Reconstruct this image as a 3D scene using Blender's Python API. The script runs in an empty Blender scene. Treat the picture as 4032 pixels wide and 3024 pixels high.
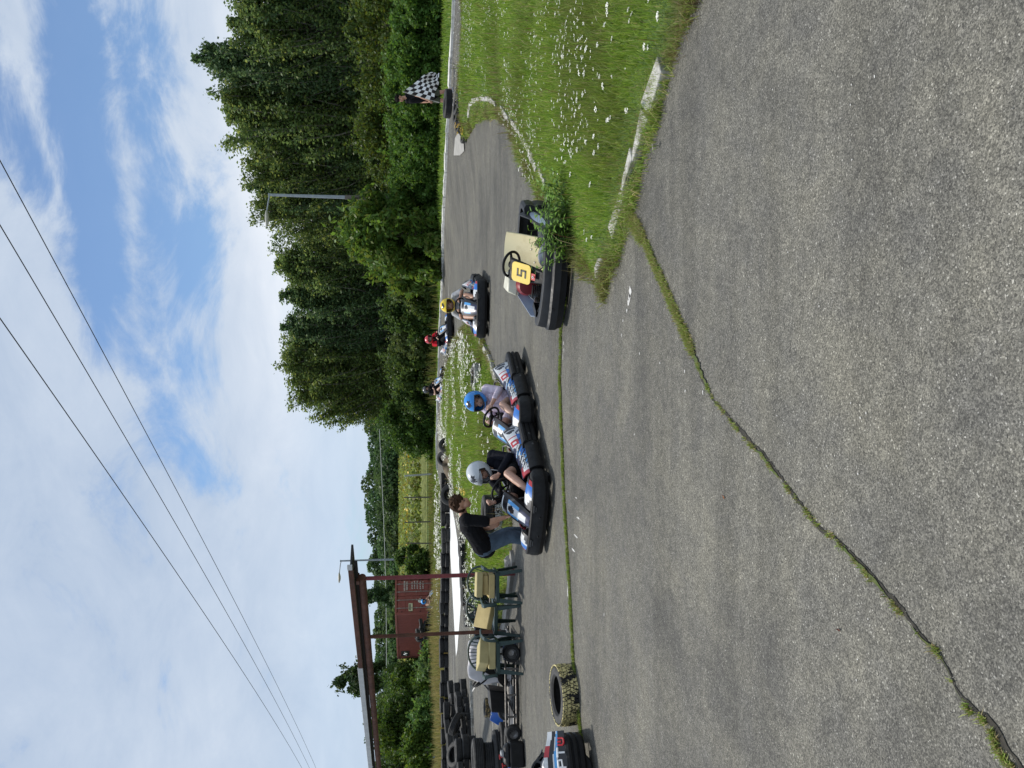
import bpy, bmesh, math, random
import numpy as np
from mathutils import Vector, Matrix, Euler
from mathutils.geometry import delaunay_2d_cdt
random.seed(7)
RNG = np.random.default_rng(11)
SC = bpy.context.scene
COL = SC.collection
PI = math.pi

# ------------------------------------------------------------------ camera model (photo is turned: up is to the left)
FPX, CAMH = 3028.0, 1.75
PITCH = math.atan((2016 - 1610) / FPX)
CAM = Vector((0, 0, CAMH))

def ray(x, y):
    cx = (1512 - y) / FPX
    cy = (x - 2016) / FPX
    return Vector((cx, math.cos(PITCH) - cy * math.sin(PITCH), -math.sin(PITCH) - cy * math.cos(PITCH)))

def sstep(a, b, v):
    t = min(1.0, max(0.0, (v - a) / (b - a)))
    return t * t * (3 - 2 * t)

def T(X, Y):
    """height of the land: level track, a low rise at the back right, a hill far behind"""
    return 0.42 * sstep(4.0, 8.5, X) * sstep(12.0, 21.0, Y) + 2.6 * sstep(66, 190, Y)

def G(x, y, off=0.0):
    d = ray(x, y)
    t = 1.0
    if d.z >= -1e-4:
        return Vector((d.x * 300, d.y * 300, T(d.x * 300, d.y * 300)))
    t = -CAMH / d.z
    for _ in range(40):
        p = CAM + d * t
        t += (T(p.x, p.y) + off - p.z) / d.z * 0.6
    return CAM + d * t

def G2(x, y):
    p = G(x, y)
    return (p.x, p.y)

def P(x, y, Y):
    d = ray(x, y)
    return CAM + d * (Y / d.y)

cam_d = bpy.data.cameras.new('camera')
cam = bpy.data.objects.new('camera', cam_d)
COL.objects.link(cam)
cam_d.sensor_fit = 'HORIZONTAL'
cam_d.sensor_width = 36
cam_d.lens = 36 * FPX / 4032
cam_d.clip_start = 0.05
cam_d.clip_end = 5000
right = Vector((1, 0, 0)); down = Vector((0, -math.sin(PITCH), -math.cos(PITCH))); back = -Vector((0, math.cos(PITCH), -math.sin(PITCH)))
cam.matrix_world = Matrix(((down.x, right.x, back.x, 0), (down.y, right.y, back.y, 0), (down.z, right.z, back.z, CAMH), (0, 0, 0, 1)))
SC.camera = cam

# ------------------------------------------------------------------ materials
def newmat(name):
    m = bpy.data.materials.new(name)
    m.use_nodes = True
    nt = m.node_tree
    b = nt.nodes['Principled BSDF']
    return m, nt, b

def nd(nt, typ, **kw):
    n = nt.nodes.new(typ)
    for k, v in kw.items():
        if k.startswith('i_'):
            n.inputs[k[2:].replace('_', ' ')].default_value = v
        else:
            setattr(n, k, v)
    return n

def ramp(nt, stops, interp='LINEAR'):
    r = nt.nodes.new('ShaderNodeValToRGB')
    r.color_ramp.interpolation = interp
    e = r.color_ramp.elements
    while len(e) < len(stops):
        e.new(0.5)
    for i, (p, c) in enumerate(stops):
        e[i].position = p
        e[i].color = (c, c, c, 1) if isinstance(c, (int, float)) else (c[0], c[1], c[2], 1)
    return r

def mixc(nt, fac, a, b, mode='MIX'):
    n = nt.nodes.new('ShaderNodeMix')
    n.data_type = 'RGBA'
    n.blend_type = mode
    for sock, val in ((n.inputs['Factor'], fac), (n.inputs['A'], a), (n.inputs['B'], b)):
        pass
    ins = [i for i in n.inputs if i.type == 'RGBA']
    fin = [i for i in n.inputs if i.name == 'Factor' and i.type == 'VALUE'][0]
    for s, v in ((fin, fac), (ins[0], a), (ins[1], b)):
        if hasattr(v, 'is_output') or isinstance(v, bpy.types.NodeSocket):
            nt.links.new(v, s)
        else:
            s.default_value = v if isinstance(v, (int, float)) else (v[0], v[1], v[2], 1)
    out = [o for o in n.outputs if o.type == 'RGBA'][0]
    return out

def noise(nt, scale, detail=4, rough=0.6, vec=None, dist=0.0):
    n = nt.nodes.new('ShaderNodeTexNoise')
    n.inputs['Scale'].default_value = scale
    n.inputs['Detail'].default_value = detail
    n.inputs['Roughness'].default_value = rough
    n.inputs['Distortion'].default_value = dist
    if vec is not None:
        nt.links.new(vec, n.inputs['Vector'])
    return n

def objco(nt):
    return nt.nodes.new('ShaderNodeTexCoord').outputs['Object']

_mats = {}
def M(name, col=(0.5, 0.5, 0.5), rough=0.6, col2=None, scale=6.0, thr=(0.35, 0.65), bump=0.0, bscale=60, metal=0.0, attr=None, sheen=0.0, coat=0.0):
    """plain procedural material: colour broken by noise towards col2, optional fine bump; attr reads a colour attribute"""
    if name in _mats:
        return _mats[name]
    m, nt, b = newmat(name)
    co = objco(nt)
    b.inputs['Roughness'].default_value = rough
    b.inputs['Metallic'].default_value = metal
    if coat:
        b.inputs['Coat Weight'].default_value = coat
    if attr:
        a = nd(nt, 'ShaderNodeAttribute', attribute_name=attr)
        base = a.outputs['Color']
        n = noise(nt, scale, 5, 0.6, co)
        r = ramp(nt, [(thr[0], 0.70), (thr[1], 1.08)])
        nt.links.new(n.outputs['Fac'], r.inputs['Fac'])
        c = mixc(nt, 1.0, base, r.outputs['Color'], 'MULTIPLY')
        nt.links.new(c, b.inputs['Base Color'])
    elif col2 is not None:
        n = noise(nt, scale, 6, 0.65, co)
        r = ramp(nt, [(thr[0], col), (thr[1], col2)])
        nt.links.new(n.outputs['Fac'], r.inputs['Fac'])
        nt.links.new(r.outputs['Color'], b.inputs['Base Color'])
        rr = ramp(nt, [(0.3, max(0.05, rough - 0.12)), (0.7, min(1, rough + 0.12))])
        n2 = noise(nt, scale * 2.3, 4, 0.6, co)
        nt.links.new(n2.outputs['Fac'], rr.inputs['Fac'])
        nt.links.new(rr.outputs['Color'], b.inputs['Roughness'])
    else:
        b.inputs['Base Color'].default_value = (*col, 1)
    if bump:
        n = noise(nt, bscale, 4, 0.6, co)
        bp = nd(nt, 'ShaderNodeBump')
        bp.inputs['Strength'].default_value = bump
        bp.inputs['Distance'].default_value = 0.028 if name == 'cloth' else 0.01
        nt.links.new(n.outputs['Fac'], bp.inputs['Height'])
        nt.links.new(bp.outputs['Normal'], b.inputs['Normal'])
    _mats[name] = m
    return m

def leafmat(name, trans=0.35, rough=0.55, attr='Col'):
    m, nt, b = newmat(name)
    a = nd(nt, 'ShaderNodeAttribute', attribute_name=attr)
    b.inputs['Roughness'].default_value = rough
    b.inputs['Specular IOR Level'].default_value = 0.35
    nt.links.new(a.outputs['Color'], b.inputs['Base Color'])
    b.inputs['Specular IOR Level'].default_value = 0.22
    tr = nd(nt, 'ShaderNodeBsdfTranslucent')
    hs = nd(nt, 'ShaderNodeHueSaturation')
    hs.inputs['Hue'].default_value = 0.485
    hs.inputs['Saturation'].default_value = 1.1
    hs.inputs['Value'].default_value = 1.35
    nt.links.new(a.outputs['Color'], hs.inputs['Color'])
    nt.links.new(hs.outputs['Color'], tr.inputs['Color'])
    mx = nd(nt, 'ShaderNodeMixShader')
    mx.inputs['Fac'].default_value = trans
    out = nt.nodes['Material Output']
    nt.links.new(b.outputs['BSDF'], mx.inputs[1])
    nt.links.new(tr.outputs['BSDF'], mx.inputs[2])
    nt.links.new(mx.outputs['Shader'], out.inputs['Surface'])
    return m

def asphalt_mat():
    m, nt, b = newmat('asphalt')
    co = objco(nt)
    v = nd(nt, 'ShaderNodeTexVoronoi')
    v.inputs['Scale'].default_value = 172
    v.inputs['Randomness'].default_value = 1.0
    nt.links.new(co, v.inputs['Vector'])
    sep = nd(nt, 'ShaderNodeSeparateColor')
    nt.links.new(v.outputs['Color'], sep.inputs['Color'])
    chips = ramp(nt, [(0.0, (0.048, 0.047, 0.043)), (0.26, (0.094, 0.092, 0.083)), (0.58, (0.162, 0.158, 0.140)), (0.86, (0.250, 0.243, 0.214)), (0.984, (0.31, 0.30, 0.268)), (0.991, (0.56, 0.55, 0.51))])
    nt.links.new(sep.outputs['Red'], chips.inputs['Fac'])
    # smaller grit between
    v2 = nd(nt, 'ShaderNodeTexVoronoi')
    v2.inputs['Scale'].default_value = 260
    nt.links.new(co, v2.inputs['Vector'])
    sep2 = nd(nt, 'ShaderNodeSeparateColor')
    nt.links.new(v2.outputs['Color'], sep2.inputs['Color'])
    grit = ramp(nt, [(0.0, (.038, .037, .034)), (0.5, (.112, .109, .098)), (0.92, (.215, .208, .185)), (1.0, (.42, .41, .38))])
    nt.links.new(sep2.outputs['Green'], grit.inputs['Fac'])
    c = mixc(nt, 0.38, chips.outputs['Color'], grit.outputs['Color'])
    # worn patches, tyre polish, brown dust
    n1 = noise(nt, 0.42, 7, 0.64, co, 0.8)
    r1 = ramp(nt, [(0.32, (.75, .75, .762)), (0.5, (1.05, 1.045, 1.035)), (0.66, (1.28, 1.26, 1.19))])
    nt.links.new(n1.outputs['Fac'], r1.inputs['Fac'])
    c = mixc(nt, 1.0, c, r1.outputs['Color'], 'MULTIPLY')
    n2 = noise(nt, 2.6, 5, 0.7, co, 0.3)
    r2 = ramp(nt, [(0.35, (0.86, 0.855, 0.85)), (0.62, (1.08, 1.06, 0.99))])
    nt.links.new(n2.outputs['Fac'], r2.inputs['Fac'])
    c = mixc(nt, 1.0, c, r2.outputs['Color'], 'MULTIPLY')
    n3 = noise(nt, 13, 4, 0.7, co)
    r3 = ramp(nt, [(0.38, 0.84), (0.62, 1.12)])
    nt.links.new(n3.outputs['Fac'], r3.inputs['Fac'])
    c = mixc(nt, 1.0, c, r3.outputs['Color'], 'MULTIPLY')
    # dark rubber streaks along the line the karts take (stretched noise)
    mp = nd(nt, 'ShaderNodeMapping')
    mp.inputs['Scale'].default_value = (0.22, 2.1, 1)
    mp.inputs['Rotation'].default_value = (0, 0, math.radians(24))
    nt.links.new(co, mp.inputs['Vector'])
    n4 = noise(nt, 1.0, 5, 0.6, mp.outputs['Vector'], 0.2)
    r4 = ramp(nt, [(0.38, 0.80), (0.53, 1.0)])
    nt.links.new(n4.outputs['Fac'], r4.inputs['Fac'])
    c = mixc(nt, 1.0, c, r4.outputs['Color'], 'MULTIPLY')
    n6 = noise(nt, 1.25, 4, 0.55, co, 0.5)
    r6 = ramp(nt, [(0.62, (1, 1, 1)), (0.74, (.86, .86, .87))])
    nt.links.new(n6.outputs['Fac'], r6.inputs['Fac'])
    c = mixc(nt, 1.0, c, r6.outputs['Color'], 'MULTIPLY')
    nt.links.new(c, b.inputs['Base Color'])
    b.inputs['Roughness'].default_value = 0.82
    b.inputs['Specular IOR Level'].default_value = 0.35
    bp = nd(nt, 'ShaderNodeBump')
    bp.inputs['Strength'].default_value = 1.0
    bp.inputs['Distance'].default_value = 0.008
    nt.links.new(sep.outputs['Blue'], bp.inputs['Height'])
    nt.links.new(bp.outputs['Normal'], b.inputs['Normal'])
    return m

def ground_mat():
    m, nt, b = newmat('grass_ground')
    co = objco(nt)
    n1 = noise(nt, 0.8, 6, 0.7, co, 0.4)
    r1 = ramp(nt, [(0.30, (0.050, 0.098, 0.014)), (0.5, (0.085, 0.150, 0.022)), (0.68, (0.135, 0.165, 0.038)), (0.85, (0.16, 0.13, 0.06))])
    nt.links.new(n1.outputs['Fac'], r1.inputs['Fac'])
    n2 = noise(nt, 26, 5, 0.75, co)
    r2 = ramp(nt, [(0.32, 0.55), (0.68, 1.35)])
    nt.links.new(n2.outputs['Fac'], r2.inputs['Fac'])
    c = mixc(nt, 1.0, r1.outputs['Color'], r2.outputs['Color'], 'MULTIPLY')
    nt.links.new(c, b.inputs['Base Color'])
    b.inputs['Roughness'].default_value = 0.9
    bp = nd(nt, 'ShaderNodeBump'); bp.inputs['Strength'].default_value = 0.8; bp.inputs['Distance'].default_value = 0.04
    nt.links.new(n2.outputs['Fac'], bp.inputs['Height'])
    nt.links.new(bp.outputs['Normal'], b.inputs['Normal'])
    return m

# ------------------------------------------------------------------ objects
def tag(o, label=None, cat=None, group=None, kind=None):
    if label: o['label'] = label
    if cat: o['category'] = cat
    if group: o['group'] = group
    if kind: o['kind'] = kind
    return o

def thing(name, label, cat, loc=(0, 0, 0), rz=0.0, group=None):
    o = bpy.data.objects.new(name, None)
    o.empty_display_size = 0.2
    COL.objects.link(o)
    o.location = loc
    o.rotation_euler = (0, 0, rz)
    return tag(o, label, cat, group)

_kids = {}
def kids(o):
    return _kids.get(o.name, [])

def setparent(o, p):
    o.parent = p
    _kids.setdefault(p.name, []).append(o)

def link(name, me, mat=None, parent=None, bev=0.0, sharp=40, flat=False):
    o = bpy.data.objects.new(name, me)
    COL.objects.link(o)
    if mat is not None:
        for mm in (mat if isinstance(mat, (list, tuple)) else [mat]):
            me.materials.append(mm)
    if parent is not None:
        setparent(o, parent)
    if bev:
        md = o.modifiers.new('bevel', 'BEVEL')
        md.width = bev; md.segments = 2; md.limit_method = 'ANGLE'; md.angle_limit = math.radians(35)
    return o

def copytree(o, parent=None):
    c = o.copy()
    COL.objects.link(c)
    if parent is not None:
        setparent(c, parent)
    for ch in list(kids(o)):
        copytree(ch, c)
    return c

class MB:
    """collects shapes into one mesh"""
    def __init__(s):
        s.v = []; s.f = []; s.c = []; s.m = []
    def add(s, vs, fs, col=None, mi=0):
        o = len(s.v)
        s.v += [tuple(p) for p in vs]
        for f in fs:
            s.f.append(tuple(i + o for i in f)); s.c.append(col); s.m.append(mi)
        return s
    def box(s, c, size, rot=None, col=None, mi=0):
        x, y, z = (q / 2 for q in size)
        vs = [Vector(p) for p in ((-x, -y, -z), (x, -y, -z), (x, y, -z), (-x, y, -z), (-x, -y, z), (x, -y, z), (x, y, z), (-x, y, z))]
        if rot is not None:
            R = Euler(rot).to_matrix() if not isinstance(rot, Matrix) else rot
            vs = [R @ v for v in vs]
        vs = [v + Vector(c) for v in vs]
        return s.add(vs, [(0, 3, 2, 1), (4, 5, 6, 7), (0, 1, 5, 4), (1, 2, 6, 5), (2, 3, 7, 6), (3, 0, 4, 7)], col, mi)
    def hexa(s, b, t, col=None, mi=0):
        """box from 4 bottom and 4 top points"""
        return s.add(list(b) + list(t), [(3, 2, 1, 0), (4, 5, 6, 7), (0, 1, 5, 4), (1, 2, 6, 5), (2, 3, 7, 6), (3, 0, 4, 7)], col, mi)
    def tube(s, path, r, n=10, closed=False, col=None, mi=0, caps=True, ell=None):
        path = [Vector(p) for p in path]
        L = len(path)
        rs = r if isinstance(r, (list, tuple)) else [r] * L
        vs = []; fs = []
        up = None
        for i, p in enumerate(path):
            a = path[(i - 1) % L] if (closed or i > 0) else p
            b = path[(i + 1) % L] if (closed or i < L - 1) else p
            t = (b - a)
            if t.length < 1e-9: t = Vector((0, 0, 1))
            t.normalize()
            if up is None:
                up = Vector((0, 0, 1)) if abs(t.z) < 0.9 else Vector((1, 0, 0))
            u = up - t * up.dot(t)
            if u.length < 1e-6: u = t.orthogonal()
            u.normalize(); up = u
            w = t.cross(u)
            for k in range(n):
                an = 2 * PI * k / n
                e = ell or (1, 1)
                vs.append(p + (u * math.cos(an) * e[0] + w * math.sin(an) * e[1]) * rs[i])
        for i in range(L if closed else L - 1):
            j = (i + 1) % L
            for k in range(n):
                k2 = (k + 1) % n
                fs.append((i * n + k, i * n + k2, j * n + k2, j * n + k))
        if caps and not closed:
            fs.append(tuple(range(n - 1, -1, -1)))
            fs.append(tuple((L - 1) * n + k for k in range(n)))
        return s.add(vs, fs, col, mi)
    def lathe(s, prof, n=32, mat=None, col=None, mi=0, closed=False, mis=None):
        """prof: (radius, height) turned about Z; mat: Matrix to place it"""
        L = len(prof); vs = []; 
        for r, z in prof:
            for k in range(n):
                a = 2 * PI * k / n
                v = Vector((r * math.cos(a), r * math.sin(a), z))
                vs.append(mat @ v if mat is not None else v)
        o = len(s.v); s.v += [tuple(p) for p in vs]
        for i in range(L if closed else L - 1):
            j = (i + 1) % L
            for k in range(n):
                k2 = (k + 1) % n
                s.f.append((o + i * n + k, o + i * n + k2, o + j * n + k2, o + j * n + k)); s.c.append(col); s.m.append(mis[i] if mis else mi)
        return s
    def ell(s, c, r, n=16, m=10, rot=None, col=None, mi=0):
        vs = []; fs = []
        R = Euler(rot).to_matrix() if rot is not None else Matrix.Identity(3)
        for i in range(m + 1):
            th = PI * i / m
            for k in range(n):
                ph = 2 * PI * k / n
                vs.append(Vector(c) + R @ Vector((r[0] * math.sin(th) * math.cos(ph), r[1] * math.sin(th) * math.sin(ph), r[2] * math.cos(th))))
        for i in range(m):
            for k in range(n):
                k2 = (k + 1) % n
                fs.append((i * n + k, (i + 1) * n + k, (i + 1) * n + k2, i * n + k2))
        return s.add(vs, fs, col, mi)
    def prism(s, poly, z0, z1, mat=None, col=None, mi=0):
        n = len(poly)
        vs = [Vector((p[0], p[1], z0)) for p in poly] + [Vector((p[0], p[1], z1)) for p in poly]
        if mat is not None: vs = [mat @ v for v in vs]
        fs = [tuple(range(n - 1, -1, -1)), tuple(range(n, 2 * n))]
        fs += [(i, (i + 1) % n, (i + 1) % n + n, i + n) for i in range(n)]
        return s.add(vs, fs, col, mi)
    def grid(s, fn, nu, nv, colfn=None, mi=0, mifn=None):
        o = len(s.v)
        for j in range(nv + 1):
            for i in range(nu + 1):
                s.v.append(tuple(fn(i / nu, j / nv)))
        for j in range(nv):
            for i in range(nu):
                a = o + j * (nu + 1) + i
                s.f.append((a, a + 1, a + nu + 2, a + nu + 1))
                s.c.append(colfn((i + .5) / nu, (j + .5) / nv) if colfn else None)
                s.m.append(mifn((i + .5) / nu, (j + .5) / nv) if mifn else mi)
        return s
    def build(s, name, mat=None, parent=None, bev=0.0, sharp=38, smooth=True, fix=True, solid=0.0):
        me = bpy.data.meshes.new(name)
        bm = bmesh.new()
        V = [bm.verts.new(p) for p in s.v]
        cl = bm.loops.layers.color.new('Col') if any(c is not None for c in s.c) else None
        for f, c, m_ in zip(s.f, s.c, s.m):
            try:
                F = bm.faces.new([V[i] for i in f])
            except ValueError:
                continue
            F.material_index = m_; F.smooth = smooth
            if cl is not None:
                cc = c or (0.5, 0.5, 0.5)
                for l in F.loops: l[cl] = (srgb(cc[0]), srgb(cc[1]), srgb(cc[2]), 1)
        bmesh.ops.remove_doubles(bm, verts=bm.verts, dist=1e-5)
        if fix: bmesh.ops.recalc_face_normals(bm, faces=bm.faces)
        if smooth:
            ca = math.radians(sharp)
            for e in bm.edges:
                e.smooth = len(e.link_faces) == 2 and e.calc_face_angle(0) < ca
        bm.to_mesh(me); bm.free()
        o = link(name, me, mat, parent, bev)
        if solid:
            md = o.modifiers.new('solid', 'SOLIDIFY'); md.thickness = solid; md.offset = -1
        return o

def srgb(c):
    c = max(0.0, c)
    return 12.92 * c if c <= 0.0031308 else 1.055 * c ** (1 / 2.4) - 0.055

def npmesh(name, verts, faces, mat, parent=None, cols=None, smooth=False):
    """fast mesh from arrays; faces is (n,3) or (n,4); cols per face, linear"""
    me = bpy.data.meshes.new(name)
    verts = np.asarray(verts, dtype=np.float32); faces = np.asarray(faces, dtype=np.int32)
    n, k = faces.shape
    me.vertices.add(len(verts)); me.vertices.foreach_set('co', verts.ravel())
    me.loops.add(n * k); me.loops.foreach_set('vertex_index', faces.ravel())
    me.polygons.add(n)
    me.polygons.foreach_set('loop_start', np.arange(0, n * k, k, dtype=np.int32))
    me.polygons.foreach_set('loop_total', np.full(n, k, dtype=np.int32))
    if smooth: me.polygons.foreach_set('use_smooth', np.ones(n, dtype=bool))
    me.update(calc_edges=True)
    if cols is not None:
        a = me.color_attributes.new('Col', 'FLOAT_COLOR', 'CORNER')
        c4 = np.ones((n, k, 4), dtype=np.float32); c4[:, :, :3] = np.asarray(cols)[:, None, :]
        a.data.foreach_set('color', c4.ravel())
    return link(name, me, mat, parent)

def inpoly(pts, poly):
    x, y = pts[:, 0], pts[:, 1]
    r = np.zeros(len(pts), bool); n = len(poly); j = n - 1
    for i in range(n):
        xi, yi = poly[i]; xj, yj = poly[j]
        c = ((yi > y) != (yj > y)) & (x < (xj - xi) * (y - yi) / (yj - yi + 1e-12) + xi)
        r ^= c; j = i
    return r

def densify(poly, step, closed=True, jit=0.0, seed=1):
    rr = random.Random(seed); out = []
    n = len(poly)
    for i in range(n if closed else n - 1):
        a = Vector(poly[i][:2]); b = Vector(poly[(i + 1) % n][:2])
        k = max(1, int((b - a).length / step))
        for q in range(k):
            p = a.lerp(b, q / k)
            out.append((p.x + rr.uniform(-jit, jit), p.y + rr.uniform(-jit, jit)))
    if not closed: out.append(tuple(poly[-1][:2]))
    return out

def sheet(name, poly, off, mat, step=1.5, parent=None, kind=None, mound=None):
    """a sheet over the land inside polygon poly, lying off above it"""
    xs = [p[0] for p in poly]; ys = [p[1] for p in poly]
    g = []
    x = min(xs)
    pts = np.array([(a, b) for a in np.arange(min(xs), max(xs), step) for b in np.arange(min(ys), max(ys), step)])
    if len(pts):
        pts = pts[inpoly(pts, poly)]
    vs = [Vector(p) for p in poly] + [Vector(p) for p in pts]
    ring = [(i, (i + 1) % len(poly)) for i in range(len(poly))]
    V, E, Fc, *_ = delaunay_2d_cdt(vs, ring, [], 1, 1e-4)
    me = bpy.data.meshes.new(name)
    vz = [(v.x, v.y, T(v.x, v.y) + off + (mound(v.x, v.y) if mound else 0)) for v in V]
    me.from_pydata(vz, [], [f for f in Fc])
    me.update()
    bm = bmesh.new(); bm.from_mesh(me)
    for f in bm.faces:
        if f.normal.z < 0: f.normal_flip()
        f.smooth = True
    bm.to_mesh(me); bm.free()
    o = link(name, me, mat, parent)
    if kind: o['kind'] = kind
    return o
# ================================================================== SKY AND LIGHT
SUN_EL, SUN_AZ = math.radians(63), math.radians(-38)      # azimuth from +Y towards +X
def build_world():
    w = bpy.data.worlds.new('World'); SC.world = w; w.use_nodes = True
    nt = w.node_tree
    bg = nt.nodes['Background']; bg.inputs['Strength'].default_value = 0.10
    sky = nd(nt, 'ShaderNodeTexSky', sky_type='NISHITA')
    sky.sun_disc = False; sky.sun_elevation = SUN_EL; sky.sun_rotation = SUN_AZ
    sky.air_density = 1.0; sky.dust_density = 0.6; sky.ozone_density = 1.6
    tc = nd(nt, 'ShaderNodeTexCoord')
    sep = nd(nt, 'ShaderNodeSeparateXYZ'); nt.links.new(tc.outputs['Generated'], sep.inputs[0])
    def math_(op, a, b=None, c=None, clamp=False):
        n = nd(nt, 'ShaderNodeMath', operation=op); n.use_clamp = clamp
        for i, v in enumerate((a, b, c)):
            if v is None: continue
            if isinstance(v, (int, float)): n.inputs[i].default_value = v
            else: nt.links.new(v, n.inputs[i])
        return n.outputs[0]
    X, Y, Z = sep.outputs
    ym = math_('MAXIMUM', Y, 0.05)
    a = math_('DIVIDE', X, ym); e = math_('DIVIDE', Z, ym)
    zc = math_('ADD', math_('MAXIMUM', Z, 0.0), 0.30)
    px = math_('DIVIDE', X, zc); py = math_('DIVIDE', Y, zc)
    cmb = nd(nt, 'ShaderNodeCombineXYZ'); nt.links.new(px, cmb.inputs[0]); nt.links.new(py, cmb.inputs[1])
    def nz(scale, det, rough, dist, off):
        mp = nd(nt, 'ShaderNodeMapping'); mp.inputs['Location'].default_value = off
        nt.links.new(cmb.outputs[0], mp.inputs[0])
        return noise(nt, scale, det, rough, mp.outputs[0], dist).outputs['Fac']
    n1 = nz(1.15, 9, 0.60, 0.5, (3.1, 1.7, 0))
    n2 = nz(0.55, 5, 0.5, 0.3, (8.2, 4.4, 2))
    n3 = nz(3.2, 7, 0.6, 0.6, (1.2, 9.4, 5))
    cmb2 = nd(nt, 'ShaderNodeCombineXYZ'); nt.links.new(math_('MULTIPLY', a, 1.0), cmb2.inputs[0]); nt.links.new(math_('MULTIPLY', e, 1.7), cmb2.inputs[1])
    def nz2(scale, det, rough, dist, off):
        mp = nd(nt, 'ShaderNodeMapping'); mp.inputs['Location'].default_value = off; mp.inputs['Rotation'].default_value = (0, 0, -.35)
        nt.links.new(cmb2.outputs[0], mp.inputs[0]); return noise(nt, scale, det, rough, mp.outputs[0], dist).outputs['Fac']
    n4 = nz2(5.5, 10, 0.66, 0.5, (5.5, 2.2, 1))
    n5 = nz2(9.0, 9, 0.62, 0.35, (1.5, 7.2, 3))
    # distance from the line the blue break runs along, from upper right to lower left
    def band(x0, e0, x1, e1, wd):
        dx, de = x1 - x0, e1 - e0; L = math.hypot(dx, de)
        p = math_('ADD', math_('MULTIPLY', math_('SUBTRACT', a, x0), -de / L), math_('MULTIPLY', math_('SUBTRACT', e, e0), dx / L))
        t = math_('ADD', math_('MULTIPLY', math_('SUBTRACT', a, x0), dx / L), math_('MULTIPLY', math_('SUBTRACT', e, e0), de / L))
        q = math_('DIVIDE', p, wd)
        g = math_('POWER', 2.718, math_('MULTIPLY', math_('MULTIPLY', q, q), -1.0))
        tail = math_('SUBTRACT', 1.0, math_('MULTIPLY', math_('MAXIMUM', math_('MULTIPLY', t, -1.0), 0.0), 0.0))
        f1 = math_('SUBTRACT', 1.0, math_('DIVIDE', math_('MAXIMUM', math_('SUBTRACT', t, L), 0.0), 0.12), clamp=True)
        return math_('MULTIPLY', g, f1)
    def ae(x, y):
        d = ray(x, y); return d.x / d.y, d.z / d.y
    b1 = band(*ae(230, -250), *ae(400, 1180), 0.040)
    b1b = band(*ae(400, 1150), *ae(800, 1850), 0.032)
    def spot(x0, e0, rx, re):
        u = math_('DIVIDE', math_('SUBTRACT', a, x0), rx); v = math_('DIVIDE', math_('SUBTRACT', e, e0), re)
        return math_('POWER', 2.718, math_('MULTIPLY', math_('ADD', math_('MULTIPLY', u, u), math_('MULTIPLY', v, v)), -1.0))
    b2 = math_('MULTIPLY', spot(*ae(760, 1060), 0.13, 0.042), 0.95)
    b3 = math_('MULTIPLY', band(*ae(600, 480), *ae(760, 1500), 0.040), 0.72)
    b4 = math_('MULTIPLY', spot(*ae(640, 1250), 0.14, 0.06), 0.55)
    blue = b1
    b1b = math_('MULTIPLY', b1b, 0.62)
    for q in (b1b, b2, b3, b4): blue = math_('MAXIMUM', blue, q)
    # cloud cover: full sheet minus the break, broken up by noise
    cov = math_('ADD', math_('SUBTRACT', 1.30, math_('MULTIPLY', blue, 1.58)), math_('MULTIPLY', math_('SUBTRACT', n1, 0.5), 1.2))
    cov = math_('ADD', cov, math_('ADD', math_('MULTIPLY', math_('SUBTRACT', n4, 0.5), 3.6), math_('MULTIPLY', math_('SUBTRACT', n5, 0.5), 1.1)))
    mask = nd(nt, 'ShaderNodeMapRange', interpolation_type='SMOOTHSTEP')
    mask.inputs['From Min'].default_value = -0.05; mask.inputs['From Max'].default_value = 1.05
    nt.links.new(cov, mask.inputs['Value'])
    mk = math_('ADD', math_('MULTIPLY', mask.outputs[0], 0.83), 0.10)
    # cloud brightness: grey blue sheet, brighter billows low on the right
    shade = math_('ADD', math_('MULTIPLY', n2, 0.55), math_('ADD', math_('MULTIPLY', n3, 0.25), math_('MULTIPLY', n4, 0.35)))
    cr = ramp(nt, [(0.34, (3.2, 4.0, 5.3)), (0.50, (4.05, 4.85, 6.05)), (0.64, (5.0, 5.7, 6.7)), (0.80, (6.7, 7.1, 7.6))])
    nt.links.new(shade, cr.inputs['Fac'])
    low = math_('MULTIPLY', spot(0.42, 0.155, 0.30, 0.060), math_('ADD', 0.1, math_('MULTIPLY', n5, 1.6)))
    low2 = math_('MULTIPLY', spot(0.10, 0.155, 0.25, 0.05), math_('MULTIPLY', n3, 0.55))
    lowm = math_('ADD', low, low2, clamp=True)
    cl = mixc(nt, lowm, cr.outputs['Color'], (8.4, 8.5, 8.7))
    hz = spot(-0.2, 0.08, 0.7, 0.07)
    cl = mixc(nt, math_('MULTIPLY', hz, 0.4), cl, (5.2, 6.3, 7.8))
    skc = mixc(nt, 1.0, sky.outputs['Color'], (0.66, 0.83, 0.98), 'MULTIPLY')
    out = mixc(nt, mk, skc, cl)
    nt.links.new(out, bg.inputs['Color'])
build_world()
sd = bpy.data.lights.new('sun', 'SUN'); sd.energy = 2.9; sd.angle = math.radians(3.0); sd.color = (1.0, 0.95, 0.87)
sun = bpy.data.objects.new('sun', sd); COL.objects.link(sun)
sv = Vector((math.sin(SUN_AZ) * math.cos(SUN_EL), math.cos(SUN_AZ) * math.cos(SUN_EL), math.sin(SUN_EL)))
sun.rotation_euler = (-sv).to_track_quat('-Z', 'Y').to_euler()
sun.location = sv * 60
SC.view_settings.view_transform = 'Standard'; SC.view_settings.look = 'None'
SC.view_settings.exposure = 0.3; SC.view_settings.gamma = 1.0

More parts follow.
